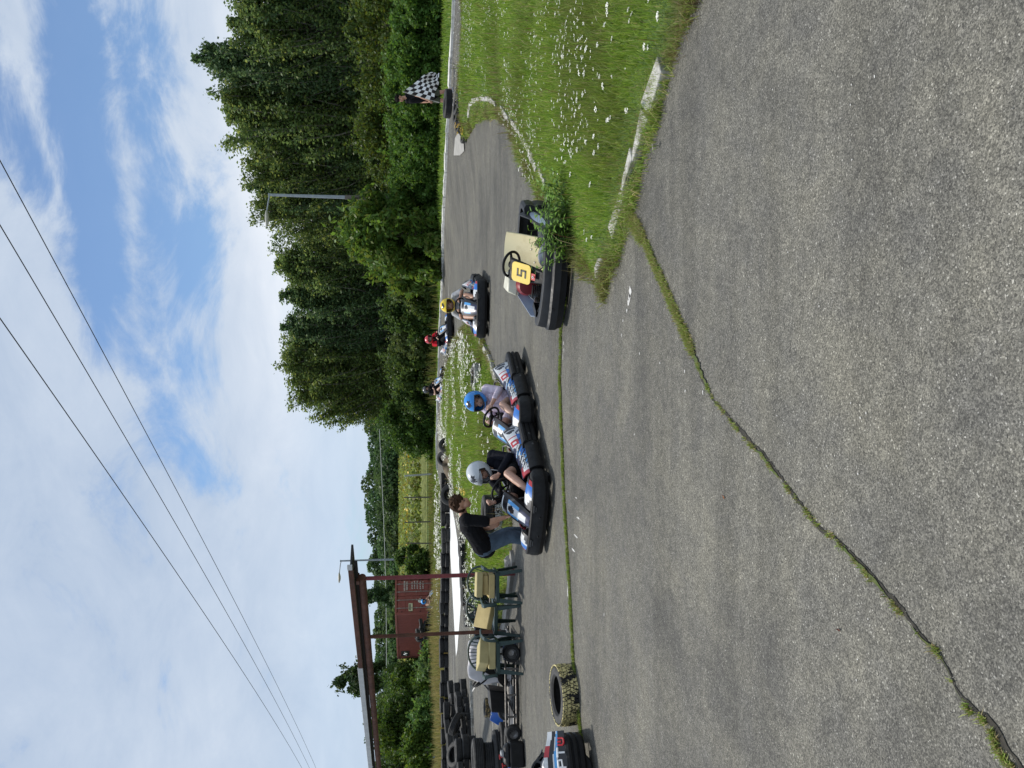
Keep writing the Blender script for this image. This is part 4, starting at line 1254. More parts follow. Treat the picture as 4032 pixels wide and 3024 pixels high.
def body_caps(J, s=1.0, fat=1.0):
    J = {k: Vector(v) for k, v in J.items()}
    hm = (J['hipL'] + J['hipR']) / 2; sm = (J['shL'] + J['shR']) / 2; up = (sm - hm).normalized()
    lr = (J['shR'] - J['shL']).normalized(); hl = (J['hipR'] - J['hipL']).normalized()
    torso = [(J['hipL'] + up * .02, .105 * fat, hm + hl * -.07 + up * .18, .092 * fat), (J['hipR'] + up * .02, .105 * fat, hm + hl * .07 + up * .18, .092 * fat),
             (hm + hl * -.07 + up * .16, .094 * fat, sm - lr * .085 - up * .12, .108), (hm + hl * .07 + up * .16, .094 * fat, sm + lr * .085 - up * .12, .108),
             (sm - lr * .085 - up * .12, .105, sm - lr * .10 - up * .03, .070), (sm + lr * .085 - up * .12, .105, sm + lr * .10 - up * .03, .070),
             (sm - lr * .08, .068, J['shL'], .062), (sm + lr * .08, .068, J['shR'], .062), (J['hipL'], .10 * fat, J['hipR'], .10 * fat)]
    neck = [(sm + up * .0, .062, J['neck'], .056), (J['neck'], .055, lerp(J['neck'], J['head'], .55), .054)]
    up_arm = [[(J['sh' + c], .054, lerp(J['sh' + c], J['el' + c], .45), .047), (lerp(J['sh' + c], J['el' + c], .45), .047, J['el' + c], .038)] for c in 'LR']
    fore = [[(J['el' + c], .038, lerp(J['el' + c], J['wr' + c], .3), .041), (lerp(J['el' + c], J['wr' + c], .3), .041, J['wr' + c], .0255)] for c in 'LR']
    thigh = [[(J['hip' + c], .092, lerp(J['hip' + c], J['kn' + c], .45), .078), (lerp(J['hip' + c], J['kn' + c], .45), .078, J['kn' + c], .056)] for c in 'LR']
    shin = [[(J['kn' + c], .056, lerp(J['kn' + c], J['an' + c], .32), .057), (lerp(J['kn' + c], J['an' + c], .32), .057, J['an' + c], .036)] for c in 'LR']
    foot = [[(J['an' + c], .04, lerp(J['an' + c], J['to' + c], .5), .038), (lerp(J['an' + c], J['to' + c], .5), .038, J['to' + c], .030)] for c in 'LR']
    return torso, neck, up_arm, fore, thigh, shin, foot

def head_parts(hc, fwd, up, s=1.0):
    """skull, jaw, nose, brow, ears about hc"""
    hc, f, u = Vector(hc), Vector(fwd).normalized(), Vector(up).normalized()
    u = (u - f * u.dot(f)).normalized(); r = f.cross(u)
    def q(a, b, c): return hc + r * a * s + f * b * s + u * c * s
    caps = [(q(0, -.018, .035), .092 * s, q(0, .01, .03), .084 * s), (q(0, .035, -.03), .066 * s, q(0, .05, -.072), .044 * s),
            (q(-.03, .05, -.05), .042 * s, q(.03, .05, -.05), .042 * s), (q(0, .088, .012), .011 * s, q(0, .106, -.028), .0155 * s), (q(-.012, .092, -.032), .010 * s, q(.012, .092, -.032), .010 * s),
            (q(-.045, .066, .028), .018 * s, q(.045, .066, .028), .018 * s), (q(-.02, .088, -.062), .009 * s, q(.02, .088, -.062), .009 * s),
            (q(-.082, -.006, .012), .014 * s, q(-.080, -.008, -.025), .011 * s), (q(.082, -.006, .012), .014 * s, q(.080, -.008, -.025), .011 * s),
            (q(-.088, -.012, .014), .009 * s, q(-.087, -.012, -.02), .008 * s), (q(.088, -.012, .014), .009 * s, q(.087, -.012, -.02), .008 * s)]
    eyes = [q(-.032, .086, .004), q(.032, .086, .004)]; brow = [q(-.033, .088, .026), q(.033, .088, .026)]; mouth = q(0, .094, -.062)
    return caps, eyes, brow, mouth, r, f, u

def skin_col(base, eyes, brow, mouth, r, f, u):
    def fn(co):
        for e in eyes:
            d = co - e
            if abs(d.dot(r)) < .013 and abs(d.dot(u)) < .007 and d.length < .03: return (.03, .02, .018)
        for e in brow:
            d = co - e
            if abs(d.dot(r)) < .019 and abs(d.dot(u)) < .006 and d.length < .03: return (.05, .032, .022)
        d = co - mouth
        if abs(d.dot(r)) < .022 and abs(d.dot(u)) < .007 and d.length < .03: return (base[0] * .8, base[1] * .5, base[2] * .5)
        return base
    return fn

def helmet(parent, hc, fwd, up, col, visor_up=False, emblem=True, s=1.06, col2=None):
    hc, f, u = Vector(hc), Vector(fwd).normalized(), Vector(up).normalized()
    u = (u - f * u.dot(f)).normalized(); r = f.cross(u)
    R = Matrix((r, f, u)).transposed()
    EMB = [(0, 1.0), (.12, .35), (.45, .75), (1.0, .45), (.72, .12), (.95, -.25), (.45, -.15), (.28, -.55), (.12, -.3), (0, -.85)]
    def emb(a, b):
        a = abs(a)
        x, y = a, b; inside = False; pl_ = EMB + [(0, -.85)]; P_ = EMB + [(-.001, -.85), (-.001, 1.0)]
        j = len(P_) - 1
        for i in range(len(P_)):
            xi, yi = P_[i]; xj, yj = P_[j]
            if (yi > y) != (yj > y) and x < (xj - xi) * (y - yi) / (yj - yi + 1e-9) + xi: inside = not inside
            j = i
        return inside
    n, m = 96, 64; V = []; F = []; C = []
    for i in range(m + 1):
        el = PI / 2 - i / m * PI * .80
        for k in range(n):
            az = 2 * PI * k / n
            d = Vector((math.sin(az) * math.cos(el), math.cos(az) * math.cos(el), math.sin(el)))
            p = Vector((d.x * .125, d.y * (.150 if d.y > 0 else .142), d.z * .140))
            fr = max(0, math.cos(az)) * sstep(.1, -.7, el)
            p.y += .020 * fr * (1 if el > -.9 else .6)                              # chin bar pushed out
            p.z += -.012 * fr
            V.append(hc + R @ (p * s) + u * .012 * s)
    for i in range(m):
        el = math.degrees(PI / 2 - (i + .5) / m * PI * .80)
        for k in range(n):
            az = math.degrees(2 * PI * (k + .5) / n); az = az - 360 if az > 180 else az
            top = 21 - 8 * (abs(az) / 62) ** 2; bot = -26 + 15 * (abs(az) / 62) ** 2
            if abs(az) < 60 and bot < el < top: continue
            k2 = (k + 1) % n; F.append((i * n + k, (i + 1) * n + k, (i + 1) * n + k2, i * n + k2))
            c = col
            if abs(az) < 66 and bot - 4 < el < top + 4: c = (.012, .012, .014)
            elif emblem and emb(az / 46.0, (el - 50) / 23.0): c = (.012, .012, .015)
            elif abs(az) < 24 and -52 < el < -36: c = (.02, .02, .02)
            elif col2 and el < -20 and abs(az) > 40: c = col2
            C.append(c)
    o = npmesh('helmet', V, F, HELM, parent, cols=C, smooth=True)
    md = o.modifiers.new('solid', 'SOLIDIFY'); md.thickness = .022 * s; md.offset = -1
    vb = MB()
    lo, hi = ((12, 44) if visor_up else (19, 30))
    def vf(a, b):
        az = math.radians(-70 + 140 * a); el = math.radians(lo + (hi - lo) * b); k = 1.08 if visor_up else 1.045
        if visor_up: k += .16 * (1 - b) * math.cos(az)
        d = Vector((math.sin(az) * math.cos(el), math.cos(az) * math.cos(el), math.sin(el)))
        return hc + R @ (Vector((d.x * .125, d.y * .150, d.z * .140)) * k * s) + u * .012 * s
    vb.grid(vf, 24, 6)
    vm = M('visor_grey', (0.30, .32, .34), .12, (.16, .17, .18), 4) if visor_up else M('visor_dark', (0.02, .02, .024), .15)
    vb.build('visor', vm, o, solid=.004)
    return o

def make_person(name, label, root_loc, rz, J, skin=(.46, .27, .19), face=(0, 1, 0), hup=(0, 0, 1), shirt=None, sleeve=.6, pants=None, leg=.6, shoes=(.02, .02, .02), helm=None, hands=None, vox=.008, hair=None, shirtfn=None, hem=.06, fat=1.0, group=None, shin_bare=True, pantsfn=None, loose=.013):
    root = thing(name, label, 'person', root_loc, rz, group)
    J = {k: Vector(v) for k, v in J.items()}
    torso, neck, ua, fa, th, sh, ft = body_caps(J, fat=fat)
    hp, eyes, brow, mouth, r, f, u = head_parts(J['head'], face, hup)
    caps = torso + neck + sum(ua, []) + sum(fa, []) + sum(th, []) + sum(sh, []) + sum(ft, []) + hp
    for i, c in enumerate('LR'):
        hd = (hands or {}).get(c)
        if hd is None:
            d = (J['wr' + c] - J['el' + c]).normalized(); hd = (d, Vector((0, 0, -1)), Vector((1 if c == 'L' else -1, 0, 0)), .5)
        caps += hand_caps(J['wr' + c], *hd)
    blob('body', caps, [], vox, skin_col(skin, eyes, brow, mouth, r, f, u), SKINM, root, 3)
    g = loose
    hm = (J['hipL'] + J['hipR']) / 2; sm = (J['shL'] + J['shR']) / 2; upv = (sm - hm).normalized()
    if shirt:
        sc = [(a, ra + g, b, rb + g) for a, ra, b, rb in torso[:-1]]
        for c, U in zip('LR', ua):
            e = J['sh' + c].lerp(J['el' + c], min(1, sleeve)); sc.append((J['sh' + c], .062 + g * .6, e, (.050 if sleeve < .99 else .044) + g))
            if sleeve > 1: sc.append((J['el' + c], .046 + g, J['el' + c].lerp(J['wr' + c], sleeve - 1), .033 + g))
        sc.append((hm - upv * hem - (J['hipR'] - J['hipL']).normalized() * .06, .098 * fat + g, hm + (J['hipR'] - J['hipL']).normalized() * .06 - upv * hem, .098 * fat + g))
        sc.append((sm + upv * .005, .066, sm + upv * .03, .064))
        blob('shirt', sc, [], vox, shirtfn or (lambda co: shirt), CLOTH, root, 4)
    if pants:
        pc = [(J['hipL'], .103 * fat + g, J['hipR'], .103 * fat + g)]
        for c, A, B in zip('LR', th, sh):
            t = min(1, leg); e = J['hip' + c].lerp(J['kn' + c], t)
            pc.append((J['hip' + c], .098 + g, e, (.082 if leg < .99 else .064) + g))
            if leg > 1:
                e2 = J['kn' + c].lerp(J['an' + c], leg - 1); pc += [(J['kn' + c], .064 + g, J['kn' + c].lerp(J['an' + c], .4), .062 + g), (J['kn' + c].lerp(J['an' + c], .4), .062 + g, e2, .054 + g)]
        blob('trousers' if leg > 1 else 'shorts', pc, [], vox, pantsfn or (lambda co: pants), CLOTH, root, 4)
    for c in 'LR':
        a, t = J['an' + c], J['to' + c]; d = (t - a).normalized()
        sc = [(a, .048, a.lerp(t, .5), .046), (a.lerp(t, .5), .046, t, .038), (a - d * .03 - upv * 0, .042, a.lerp(t, .3), .045)]
        blob('shoe', sc, [], max(vox, .008), lambda co: shoes, CLOTH, root, 2)
    if hair: hair_caps(root, J['head'], r, f, u, hair, vox)
    if helm: helmet(root, J['head'], f, u, **helm)
    return root

def hair_caps(root, hc, r, f, u, col, vox):
    rr = random.Random(5); caps = []
    def q(a, b, c): return Vector(hc) + r * a + f * b + u * c
    caps += [(q(0, -.03, .055), .096, q(0, .022, .062), .082), (q(0, -.055, .0), .074, q(0, -.05, -.045), .050), (q(-.062, -.012, .05), .042, q(.062, -.012, .05), .042)]
    for k in range(46):
        a = rr.uniform(-2.4, 2.4); e = rr.uniform(.2, 1.4); R_ = .118
        d = (r * math.sin(a) * math.cos(e) + f * math.cos(a) * math.cos(e) + u * math.sin(e)); p = q(0, -.01, .045) + d * R_ * .86
        if (p - Vector(hc)).dot(f) > .075 and (p - Vector(hc)).dot(u) < .075: continue
        t = (f * rr.uniform(-.4, 1) + r * rr.uniform(-.8, .8) + u * rr.uniform(-.3, .5)).normalized()
        caps.append((p - t * .015, .015, p + t * .022 + d * .006, .008))
    def c(co):
        k = .75 + .6 * rr.random(); return (col[0] * k, col[1] * k, col[2] * k)
    blob('hair', caps, [], max(.006, vox * .8), c, CLOTH, root, 1)

def driver_joints(**kw):
    J = dict(hipL=(-.10, -.24, .20), hipR=(.10, -.24, .20), shL=(-.185, -.36, .70), shR=(.185, -.36, .70), neck=(0, -.335, .76), head=(0, -.30, .87),
             elL=(-.29, -.14, .50), elR=(.29, -.14, .50), wrL=(-.165, .085, .555), wrR=(.165, .085, .555),
             knL=(-.22, .18, .40), knR=(.22, .18, .40), anL=(-.19, .55, .19), anR=(.19, .55, .19), toL=(-.19, .66, .28), toR=(.19, .66, .28))
    J.update(kw); return J
WHEEL_HANDS = {'L': (Vector((.35, .45, .25)), Vector((.7, -.1, -.5)), Vector((0, -.6, .8)), .85), 'R': (Vector((-.35, .45, .25)), Vector((-.7, -.1, -.5)), Vector((0, -.6, .8)), .85)}

def at_kart(k): return tuple(k.location), k.rotation_euler.z
def fit(p, k): p.scale = k.scale; return p
# silver helmet: looks down to his own left, right fist up in front, left hand at the chest, left knee high
l, z = at_kart(KARTS[0])
def hoodie(co): return (.010, .011, .017)
silver = make_person('person', 'kart driver in silver helmet and black hooded top with a raised fist', l, z,
    driver_joints(shL=(-.19, -.34, .62), shR=(.19, -.31, .62), neck=(0.0, -.29, .685), head=(.02, -.225, .795), elL=(-.30, -.14, .42), wrL=(-.15, .03, .565), elR=(.30, -.06, .46), wrR=(.22, .17, .62),
                  knL=(-.25, .17, .47), anL=(-.22, .55, .20)),
    skin=(.50, .29, .21), face=(.10, .90, -.36), hup=(0, .3, 1), shirt=(.010, .011, .017), sleeve=1.85, pants=(.012, .012, .014), leg=.62, shoes=(.016, .014, .016),
    helm=dict(col=(.52, .55, .58), visor_up=True), hands={'L': (Vector((.6, .3, .55)), Vector((.3, -.9, .2)), Vector((-.2, .1, 1)), .75), 'R': (Vector((.05, .3, 1)), Vector((-.9, .1, .1)), Vector((.1, -1, .2)), 1.0)}, vox=.0062, shirtfn=hoodie)
# chest mark and pale cords of the hooded top
mb = MB(); c = Vector((-.075, -.205, .51))
cg = MB()
for t in range(2): pass
ring = [c + Vector((.026 * math.cos(a), .004, .026 * math.sin(a))) for a in [0.5 + k * .42 for k in range(13)]]
cg.tube(ring, .006, 6); cg.tube([c + Vector((.0, .006, -.012)), c + Vector((.028, .008, -.012)), c + Vector((.028, .008, -.03))], .005, 6)
lg = cg.build('chest_mark', LETW, silver)
cd = MB()
for sg in (-1, 1): cd.tube([(sg * .05, -.20, .66), (sg * .06, -.175, .62), (sg * .055, -.165, .55)], .0045, 6)
cd.build('hood_cord', LETW, silver)
l, z = at_kart(KARTS[1])
make_person('person', 'kart driver in bright blue helmet and pale lilac top gripping the wheel', l, z, driver_joints(hipL=(-.10, -.22, .16), hipR=(.10, -.22, .16), head=(-.01, -.27, .745), neck=(0, -.325, .635), shL=(-.175, -.355, .585), shR=(.175, -.355, .585), elL=(-.28, -.14, .42), elR=(.28, -.14, .42)), skin=(.50, .30, .22), face=(-.10, .95, -.22), hup=(0, .2, 1), shirt=(.62, .53, .62), sleeve=1.55, pants=(.60, .53, .62), leg=.45,
            shoes=(.02, .02, .02), helm=dict(col=(.012, .23, .66)), hands=WHEEL_HANDS, vox=.0068)
l, z = at_kart(KARTS[2])
fit(make_person('person', 'kart driver in yellow helmet and light grey shirt out on the bend', l, z, driver_joints(head=(.03, -.16, .79), neck=(.02, -.22, .70), shL=(-.17, -.27, .655), shR=(.20, -.27, .645), knL=(-.22, .15, .44), knR=(.22, .15, .44)), skin=(.42, .23, .15), face=(0, .97, -.15), hup=(0, .2, 1), shirt=(.42, .43, .45), sleeve=.85, pants=(.20, .21, .23), leg=.7,
            shoes=(.3, .3, .3), helm=dict(col=(.85, .60, .010)), hands=WHEEL_HANDS, vox=.009), KARTS[2])
l, z = at_kart(KARTS[3])
fit(make_person('person', 'kart driver in red helmet and red and black top on the far track', l, z, driver_joints(), skin=(.46, .27, .2), face=(.0, 1, -.1), shirt=(.012, .012, .014), sleeve=1.8, pants=(.012, .012, .014), leg=1.8,
            helm=dict(col=(.55, .03, .04), emblem=False), hands=WHEEL_HANDS, vox=.012, shirtfn=lambda co: (.55, .015, .03) if co.z > .60 and abs(co.x) > .10 else (.012, .012, .014)), KARTS[3])
l, z = at_kart(KARTS[4])
fit(make_person('person', 'farthest kart driver in black helmet and black top beyond the flower meadow', l, z, driver_joints(), skin=(.46, .28, .2), face=(-.2, 1, -.1), shirt=(.012, .012, .014), sleeve=.6, pants=(.012, .012, .014), leg=.6,
            helm=dict(col=(.05, .05, .055), emblem=False), hands=WHEEL_HANDS, vox=.012), KARTS[4])

# the man leaning over the first kart: joints in the world
def rel(o): return lambda x, y, Y: tuple(P(x, y, Y) - Vector(o))
O = (-2.15, 10.3, 0.0); w = rel(O)
J = dict(hipL=w(1908, 2150, 10.42), hipR=w(1902, 2150, 10.22), shL=w(1832, 2052, 10.22), shR=w(1838, 2046, 9.86), neck=w(1824, 2022, 10.0), head=w(1815, 1986, 9.93),
         elL=w(1890, 2078, 10.36), wrL=w(1930, 2080, 10.20), elR=w(1928, 2055, 9.84), wrR=w(1990, 2037, 9.86),
         knL=w(1998, 2100, 10.48), anL=w(2118, 2098, 10.62), toL=w(2140, 2062, 10.60), knR=w(2006, 2112, 10.25), anR=w(2132, 2128, 10.30), toR=w(2146, 2090, 10.26))
def jeans(co):
    k = .5 + .5 * math.sin(co.z * 31 + co.x * 17) * math.sin(co.z * 13 - co.y * 21); k = .75 + .5 * k
    return (.085 * k, .122 * k, .165 * k)
lean = make_person('person', 'young man in black t-shirt and blue jeans bending over the first kart', O, 0, J, skin=(.47, .25, .16), face=(.80, -.30, -.52), hup=(.45, -.1, .9), shirt=(.009, .009, .011), sleeve=.78, pants=(.05, .08, .14), leg=1.95, shoes=(.05, .05, .05),
            hair=(.055, .030, .018), hands={'L': (Vector((.55, -.3, -.8)), Vector((.1, .5, -.8)), Vector((.8, .2, .3)), .45), 'R': (Vector((.3, .1, -.95)), Vector((.8, .2, .2)), Vector((-.1, -.9, -.1)), .7)}, vox=.0066, pantsfn=jeans, hem=.05, fat=1.12, loose=.027)

# the man with the flag, at the back right
FY = 23.4; w0 = P(1786, 375, FY); O = (w0.x, FY, T(w0.x, FY)); w = rel(O)
J = dict(hipL=w(1702, 390, FY + .06), hipR=w(1702, 368, FY - .06), shL=w(1604, 398, FY + .10), shR=w(1606, 366, FY - .10), neck=w(1594, 384, FY), head=w(1575, 388, FY),
         elL=w(1648, 400, FY + .14), wrL=w(1682, 402, FY - .02), elR=w(1650, 378, FY - .22), wrR=w(1690, 396, FY - .24),
         knR=w(1742, 362, FY - .12), anR=w(1782, 351, FY - .05), toR=w(1789, 365, FY - .12), knL=w(1746, 396, FY + .02), anL=w(1784, 402, FY + .08), toL=w(1789, 418, FY))
flagman = make_person('person', 'dark haired man in black shirt and green shorts standing with the flag', O, 0, J, skin=(.50, .27, .18), face=(-.90, -.42, -.10), hup=(0, 0, 1), shirt=(.012, .012, .014), sleeve=.55, pants=(.10, .11, .075), leg=.55, shoes=(.45, .45, .45),
            hair=(.012, .009, .008), hands={'L': (Vector((-.2, -.5, -.6)), Vector((.8, -.2, 0)), Vector((0, -.4, -.8)), 1.0), 'R': (Vector((-.35, -.1, -.9)), Vector((-.3, .9, 0)), Vector((-.8, -.3, .2)), 1.0)}, vox=.010)
# flag on its pole
fl = thing('flag', 'black and white chequered flag on a pole held by the man at the back', 'flag', O)
mb = MB(); a_ = w(1586, 361, FY - .30); b_ = w(1730, 404, FY - .26); mb.tube([a_, b_], .013, 8); mb.build('pole', M('flag_pole_grey', (.5, .48, .42), .5), fl)
c00, c01 = Vector(w(1588, 362, FY - .31)), Vector(w(1706, 396, FY - .31)); c10, c11 = Vector(w(1702, 278, FY - .10)), Vector(w(1731, 294, FY - .12))
def flagf(u, v):
    p = c00.lerp(c01, v).lerp(c10.lerp(c11, v), u)
    sag = math.sin(u * PI) * .05
    p = p + Vector((0, .10 * math.sin(u * 7 + v * 3.2) * u ** .7 + .05 * math.sin(v * 9 - u * 4) * u, sag * (.6 - v) + .02 * math.sin(u * 9 + v * 5)))
    return p
fmb = MB(); fmb.grid(flagf, 56, 56, lambda u, v: (.88, .88, .86) if (int(u * 8) + int(v * 7)) % 2 else (.022, .018, .016))
fmb.build('cloth', M('flag_cloth', attr='Col', rough=.8, scale=5, thr=(.1, .4)), fl, solid=.004, sharp=180)

# two more drivers far behind, half hidden by the tall grass
def far_driver(px, Y, col, label, shirt, klabel):
    p = P(px[0], px[1], Y); x = p.x
    k = copytree(K1); face_to(k, (x, Y), (.75, -.66)); k['label'] = klabel
    make_person('person', label, tuple(k.location), k.rotation_euler.z, driver_joints(), shirt=shirt, sleeve=.7, pants=(.02, .02, .02), leg=.7, helm=dict(col=col, emblem=False), hands=WHEEL_HANDS, vox=.014)
far_driver((1678, 2357), 45.5, (.02, .28, .72), 'distant driver in bright blue helmet in front of the red container', (.5, .3, .2), 'distant go kart half hidden in tall grass by the red container')
far_driver((1690, 2994), 40.5, (.70, .70, .70), 'distant driver in white helmet behind the tyre wall under the bushes', (.02, .02, .02), 'distant go kart behind the tyre wall under the dark bushes')
# ================================================================== TYRES
def tyre_mesh(name, R=.31, w=.19, rin=.185, mats=None, grooves=3, n=36, lug=0):
    mb = MB(); h = w / 2
    prof = [(rin, -h * .70), (rin + .02, -h * .92), (R * .80, -h * 1.0), (R * .93, -h * .90), (R * .985, -h * .72)]
    side = len(prof)
    xs = np.linspace(-.66, .66, grooves * 4 + 3)
    for i, x in enumerate(xs):
        g = (i % 4 == 3)
        prof.append((R - (.010 if g else 0), h * x))
    prof += [(R * .985, h * .72), (R * .93, h * .90), (R * .80, h), (rin + .02, h * .92), (rin, h * .70), (rin + .03, h * .55), (R * .86, h * .5), (R * .9, 0), (R * .86, -h * .5), (rin + .03, -h * .55)]
    mis = [1 if side - 2 <= i <= side + len(xs) else 0 for i in range(len(prof))] if mats and len(mats) > 1 else None
    mb.lathe(prof, n, None, closed=True, mis=mis)
    if lug:
        for k in range(lug):
            a = 2 * PI * k / lug
            for sg in (-1, 1):
                a0 = a + (PI / lug if sg > 0 else 0)
                pts = []
                for rr_ in (R - .012, R + .032):
                    for (da, z) in ((-.05, sg * h * .95), (.05, sg * h * .95), (.05 + .10, sg * h * .06), (-.03 + .10, sg * h * .06)):
                        q = rr_ - (.02 if z * sg > h * .5 else 0); pts.append((q * math.cos(a0 + da), q * math.sin(a0 + da), z))
                mb.hexa(pts[:4], pts[4:], mi=(1 if mats and len(mats) > 1 else 0))
    o = mb.build(name, mats or RUBBER, None, sharp=32)
    return o
def patch_mat(name, pcol, thr, scale=9):
    m, nt, b = newmat(name); co = objco(nt)
    n = noise(nt, scale, 6, .7, co); v = nd(nt, 'ShaderNodeTexVoronoi', feature='DISTANCE_TO_EDGE'); v.inputs['Scale'].default_value = 24; nt.links.new(co, v.inputs['Vector'])
    r1 = ramp(nt, [(thr, 0.0), (thr + .07, 1.0)]); nt.links.new(n.outputs['Fac'], r1.inputs['Fac'])
    r2 = ramp(nt, [(.04, 0.0), (.09, 1.0)]); nt.links.new(v.outputs['Distance'], r2.inputs['Fac'])
    n5 = noise(nt, 60, 3, .6, co); r3 = ramp(nt, [(.36, .55), (.6, 1.0)]); nt.links.new(n5.outputs['Fac'], r3.inputs['Fac'])
    f = mixc(nt, 1.0, r1.outputs['Color'], r2.outputs['Color'], 'MULTIPLY'); f = mixc(nt, 1.0, f, r3.outputs['Color'], 'MULTIPLY')
    sp = nd(nt, 'ShaderNodeSeparateColor'); nt.links.new(f, sp.inputs['Color'])
    c = mixc(nt, sp.outputs['Red'], (.016, .016, .015), pcol); nt.links.new(c, b.inputs['Base Color']); b.inputs['Roughness'].default_value = .7
    bp = nd(nt, 'ShaderNodeBump'); bp.inputs['Strength'].default_value = 1.0; bp.inputs['Distance'].default_value = .02; nt.links.new(r2.outputs['Color'], bp.inputs['Height']); nt.links.new(bp.outputs['Normal'], b.inputs['Normal'])
    return m
RUB2 = M('grey_tyre_rubber', (0.028, 0.028, 0.027), 0.85, (0.060, 0.058, 0.054), 5, (.35, .8), .15, 60)
protos = [tyre_mesh('tyre', .31, .19), tyre_mesh('tyre', .29, .17, .18, grooves=2), tyre_mesh('tyre', .33, .205, .19, grooves=4), tyre_mesh('tyre', .30, .185, .18, mats=[RUB2])]
_used = set()
def tyre(loc, label, group, k=None, rot=(0, 0, 0), s=1.0, sz=None):
    k = random.randrange(4) if k is None else k
    o = protos[k] if k not in _used else protos[k].copy()
    if k in _used: COL.objects.link(o)
    _used.add(k)
    o.location = loc; o.rotation_euler = rot; o.scale = (s, s, sz or s)
    return tag(o, label, 'tyre', group)
def wall(pix, layers, pitch, label, group, jit=.03, hs=1.0, seed=1, s0=1.0, tilt=0.0):
    rr = random.Random(seed); pts = [G(*p) for p in pix]; L = [0]
    for a, b in zip(pts, pts[1:]): L.append(L[-1] + (b - a).length)
    s = pitch / 2; k = 0
    while s < L[-1]:
        i = max(j for j in range(len(pts) - 1) if L[j] <= s); p = pts[i].lerp(pts[i + 1], (s - L[i]) / (L[i + 1] - L[i]))
        sc = s0 * rr.uniform(.93, 1.1); h = .185 * sc * hs; z = T(p.x, p.y)
        nl = layers(s / L[-1]) if callable(layers) else layers
        for q in range(nl):
            tyre((p.x + rr.gauss(0, jit), p.y + rr.gauss(0, jit), z + h * (q + .5)), label[min(q, len(label) - 1)] if isinstance(label, (list, tuple)) else label, group, rot=(rr.gauss(0, tilt), rr.gauss(0, tilt), rr.uniform(0, 6)), s=sc, sz=sc * hs)
        s += pitch * sc; k += 1
wall([(1766, 1868), (1770, 1960), (1772, 2100), (1768, 2300), (1764, 2500), (1766, 2750), (1775, 3060)], 2, .615, ['black tyre in the lower course of the long two high tyre wall', 'black tyre in the upper course of the long two high tyre wall'], 'tyres of the long far wall', .025, seed=3)
wall([(1852, 2130), (1862, 2230), (1874, 2340), (1882, 2450)], 2, .60, ['tyre in the lower row of the short wall behind the red post', 'tyre in the upper row of the short wall behind the red post'], 'tyres of the short wall behind the red post', .03, seed=4)
wall([(1806, 2705), (1815, 2800), (1826, 2930), (1832, 3050)], lambda t: 3 if t > .3 else 2, .56, 'black tyre at the back of the long loose heap on the left', 'tyres in the loose heap on the left', .06, seed=5, tilt=.05)
wall([(1832, 2700), (1846, 2800), (1862, 2890)], lambda t: 2, .50, 'black tyre in the front row of the long loose heap on the left', 'tyres in the front row of the loose heap', .05, seed=6, s0=.92, tilt=.05)
wall([(1868, 2905), (1874, 2985), (1878, 3060)], lambda t: 3, .60, 'large black tyre at the near left end of the loose heap', 'tyres at the near end of the loose heap', .05, seed=8, tilt=.03)
def at(px, dz=0.0): p = G(*px); return (p.x, p.y, p.z + dz)
g = at((1866, 2960)); tyre((g[0], g[1] - .1, g[2] + .50), 'tyre lying tilted on top of the loose heap on the left', 'tilted tyres on the heap', 2, (.5, .25, .3))
g = at((1862, 2860)); tyre((g[0], g[1] + .2, g[2] + .46), 'tyre leaning over the middle of the loose heap on the left', 'tilted tyres on the heap', 0, (-.3, .45, .3))
# tall stack behind the black fuel can
sx, sy, sz_ = at((2002, 2992))
for q, (k, s, h, lb) in enumerate(((2, 1.30, .25, 'wide truck tyre at the bottom of the stack behind the fuel can'), (0, 1.0, .17, 'middle tyre of the three in the stack behind the fuel can'), (2, 1.0, .18, 'topmost tyre of the stack behind the fuel can'))):
    tyre((sx + (.04, -.05, .02)[q], sy + .1, sz_ + (.14, .345, .53)[q]), lb, 'stack of tyres behind the fuel can', k, (0, 0, q), s)
for (px, dz, s, lb) in (((2032, 2925), .10, .9, 'black tyre lying between the chassis rail and the fuel can'), ((2005, 2900), .10, .85, 'black tyre lying behind the end of the chassis rail')):
    tyre(at(px, dz), lb, 'tyres beside the bare chassis', 1, (0, 0, 1), s)
# heap of five on the soil mound in the flowers
for px, dz, r, k, s, lb in (((1786, 1752), .28, (1.25, .2, .5), 0, 1.0, 'tyre standing on edge at the right end of the heap in the flowers'), ((1786, 1768), .20, (.8, .55, .2), 3, 1.0, 'tyre leaning over in the middle of the heap in the flowers'),
                          ((1782, 1806), .32, (1.15, -.1, -.4), 0, 1.05, 'tyre standing nearly upright at the left of the heap in the flowers'), ((1786, 1790), .17, (.35, -.35, .2), 3, 1.0, 'tyre lying low at the foot of the heap in the flowers'), ((1792, 1818), .14, (.5, .3, 0), 1, 1.0, 'tyre half under the soil at the left of the flower heap'),
                          ((1810, 1862), .10, (.2, .3, 0), 1, 1.0, 'tyre half hidden by dry stems beyond the soil mound'), ((1828, 1870), .08, (.0, .1, 0), 0, 1.0, 'tyre lying flat in front of the dry soil mound')):
    tyre(at(px, dz), lb, 'tyres heaped among the flowers', k, r, s)
tyre(at((1806, 1948), .28), 'large tyre leaning upright behind the head of the bending man', None, 2, (1.05, .1, .25), 1.15)
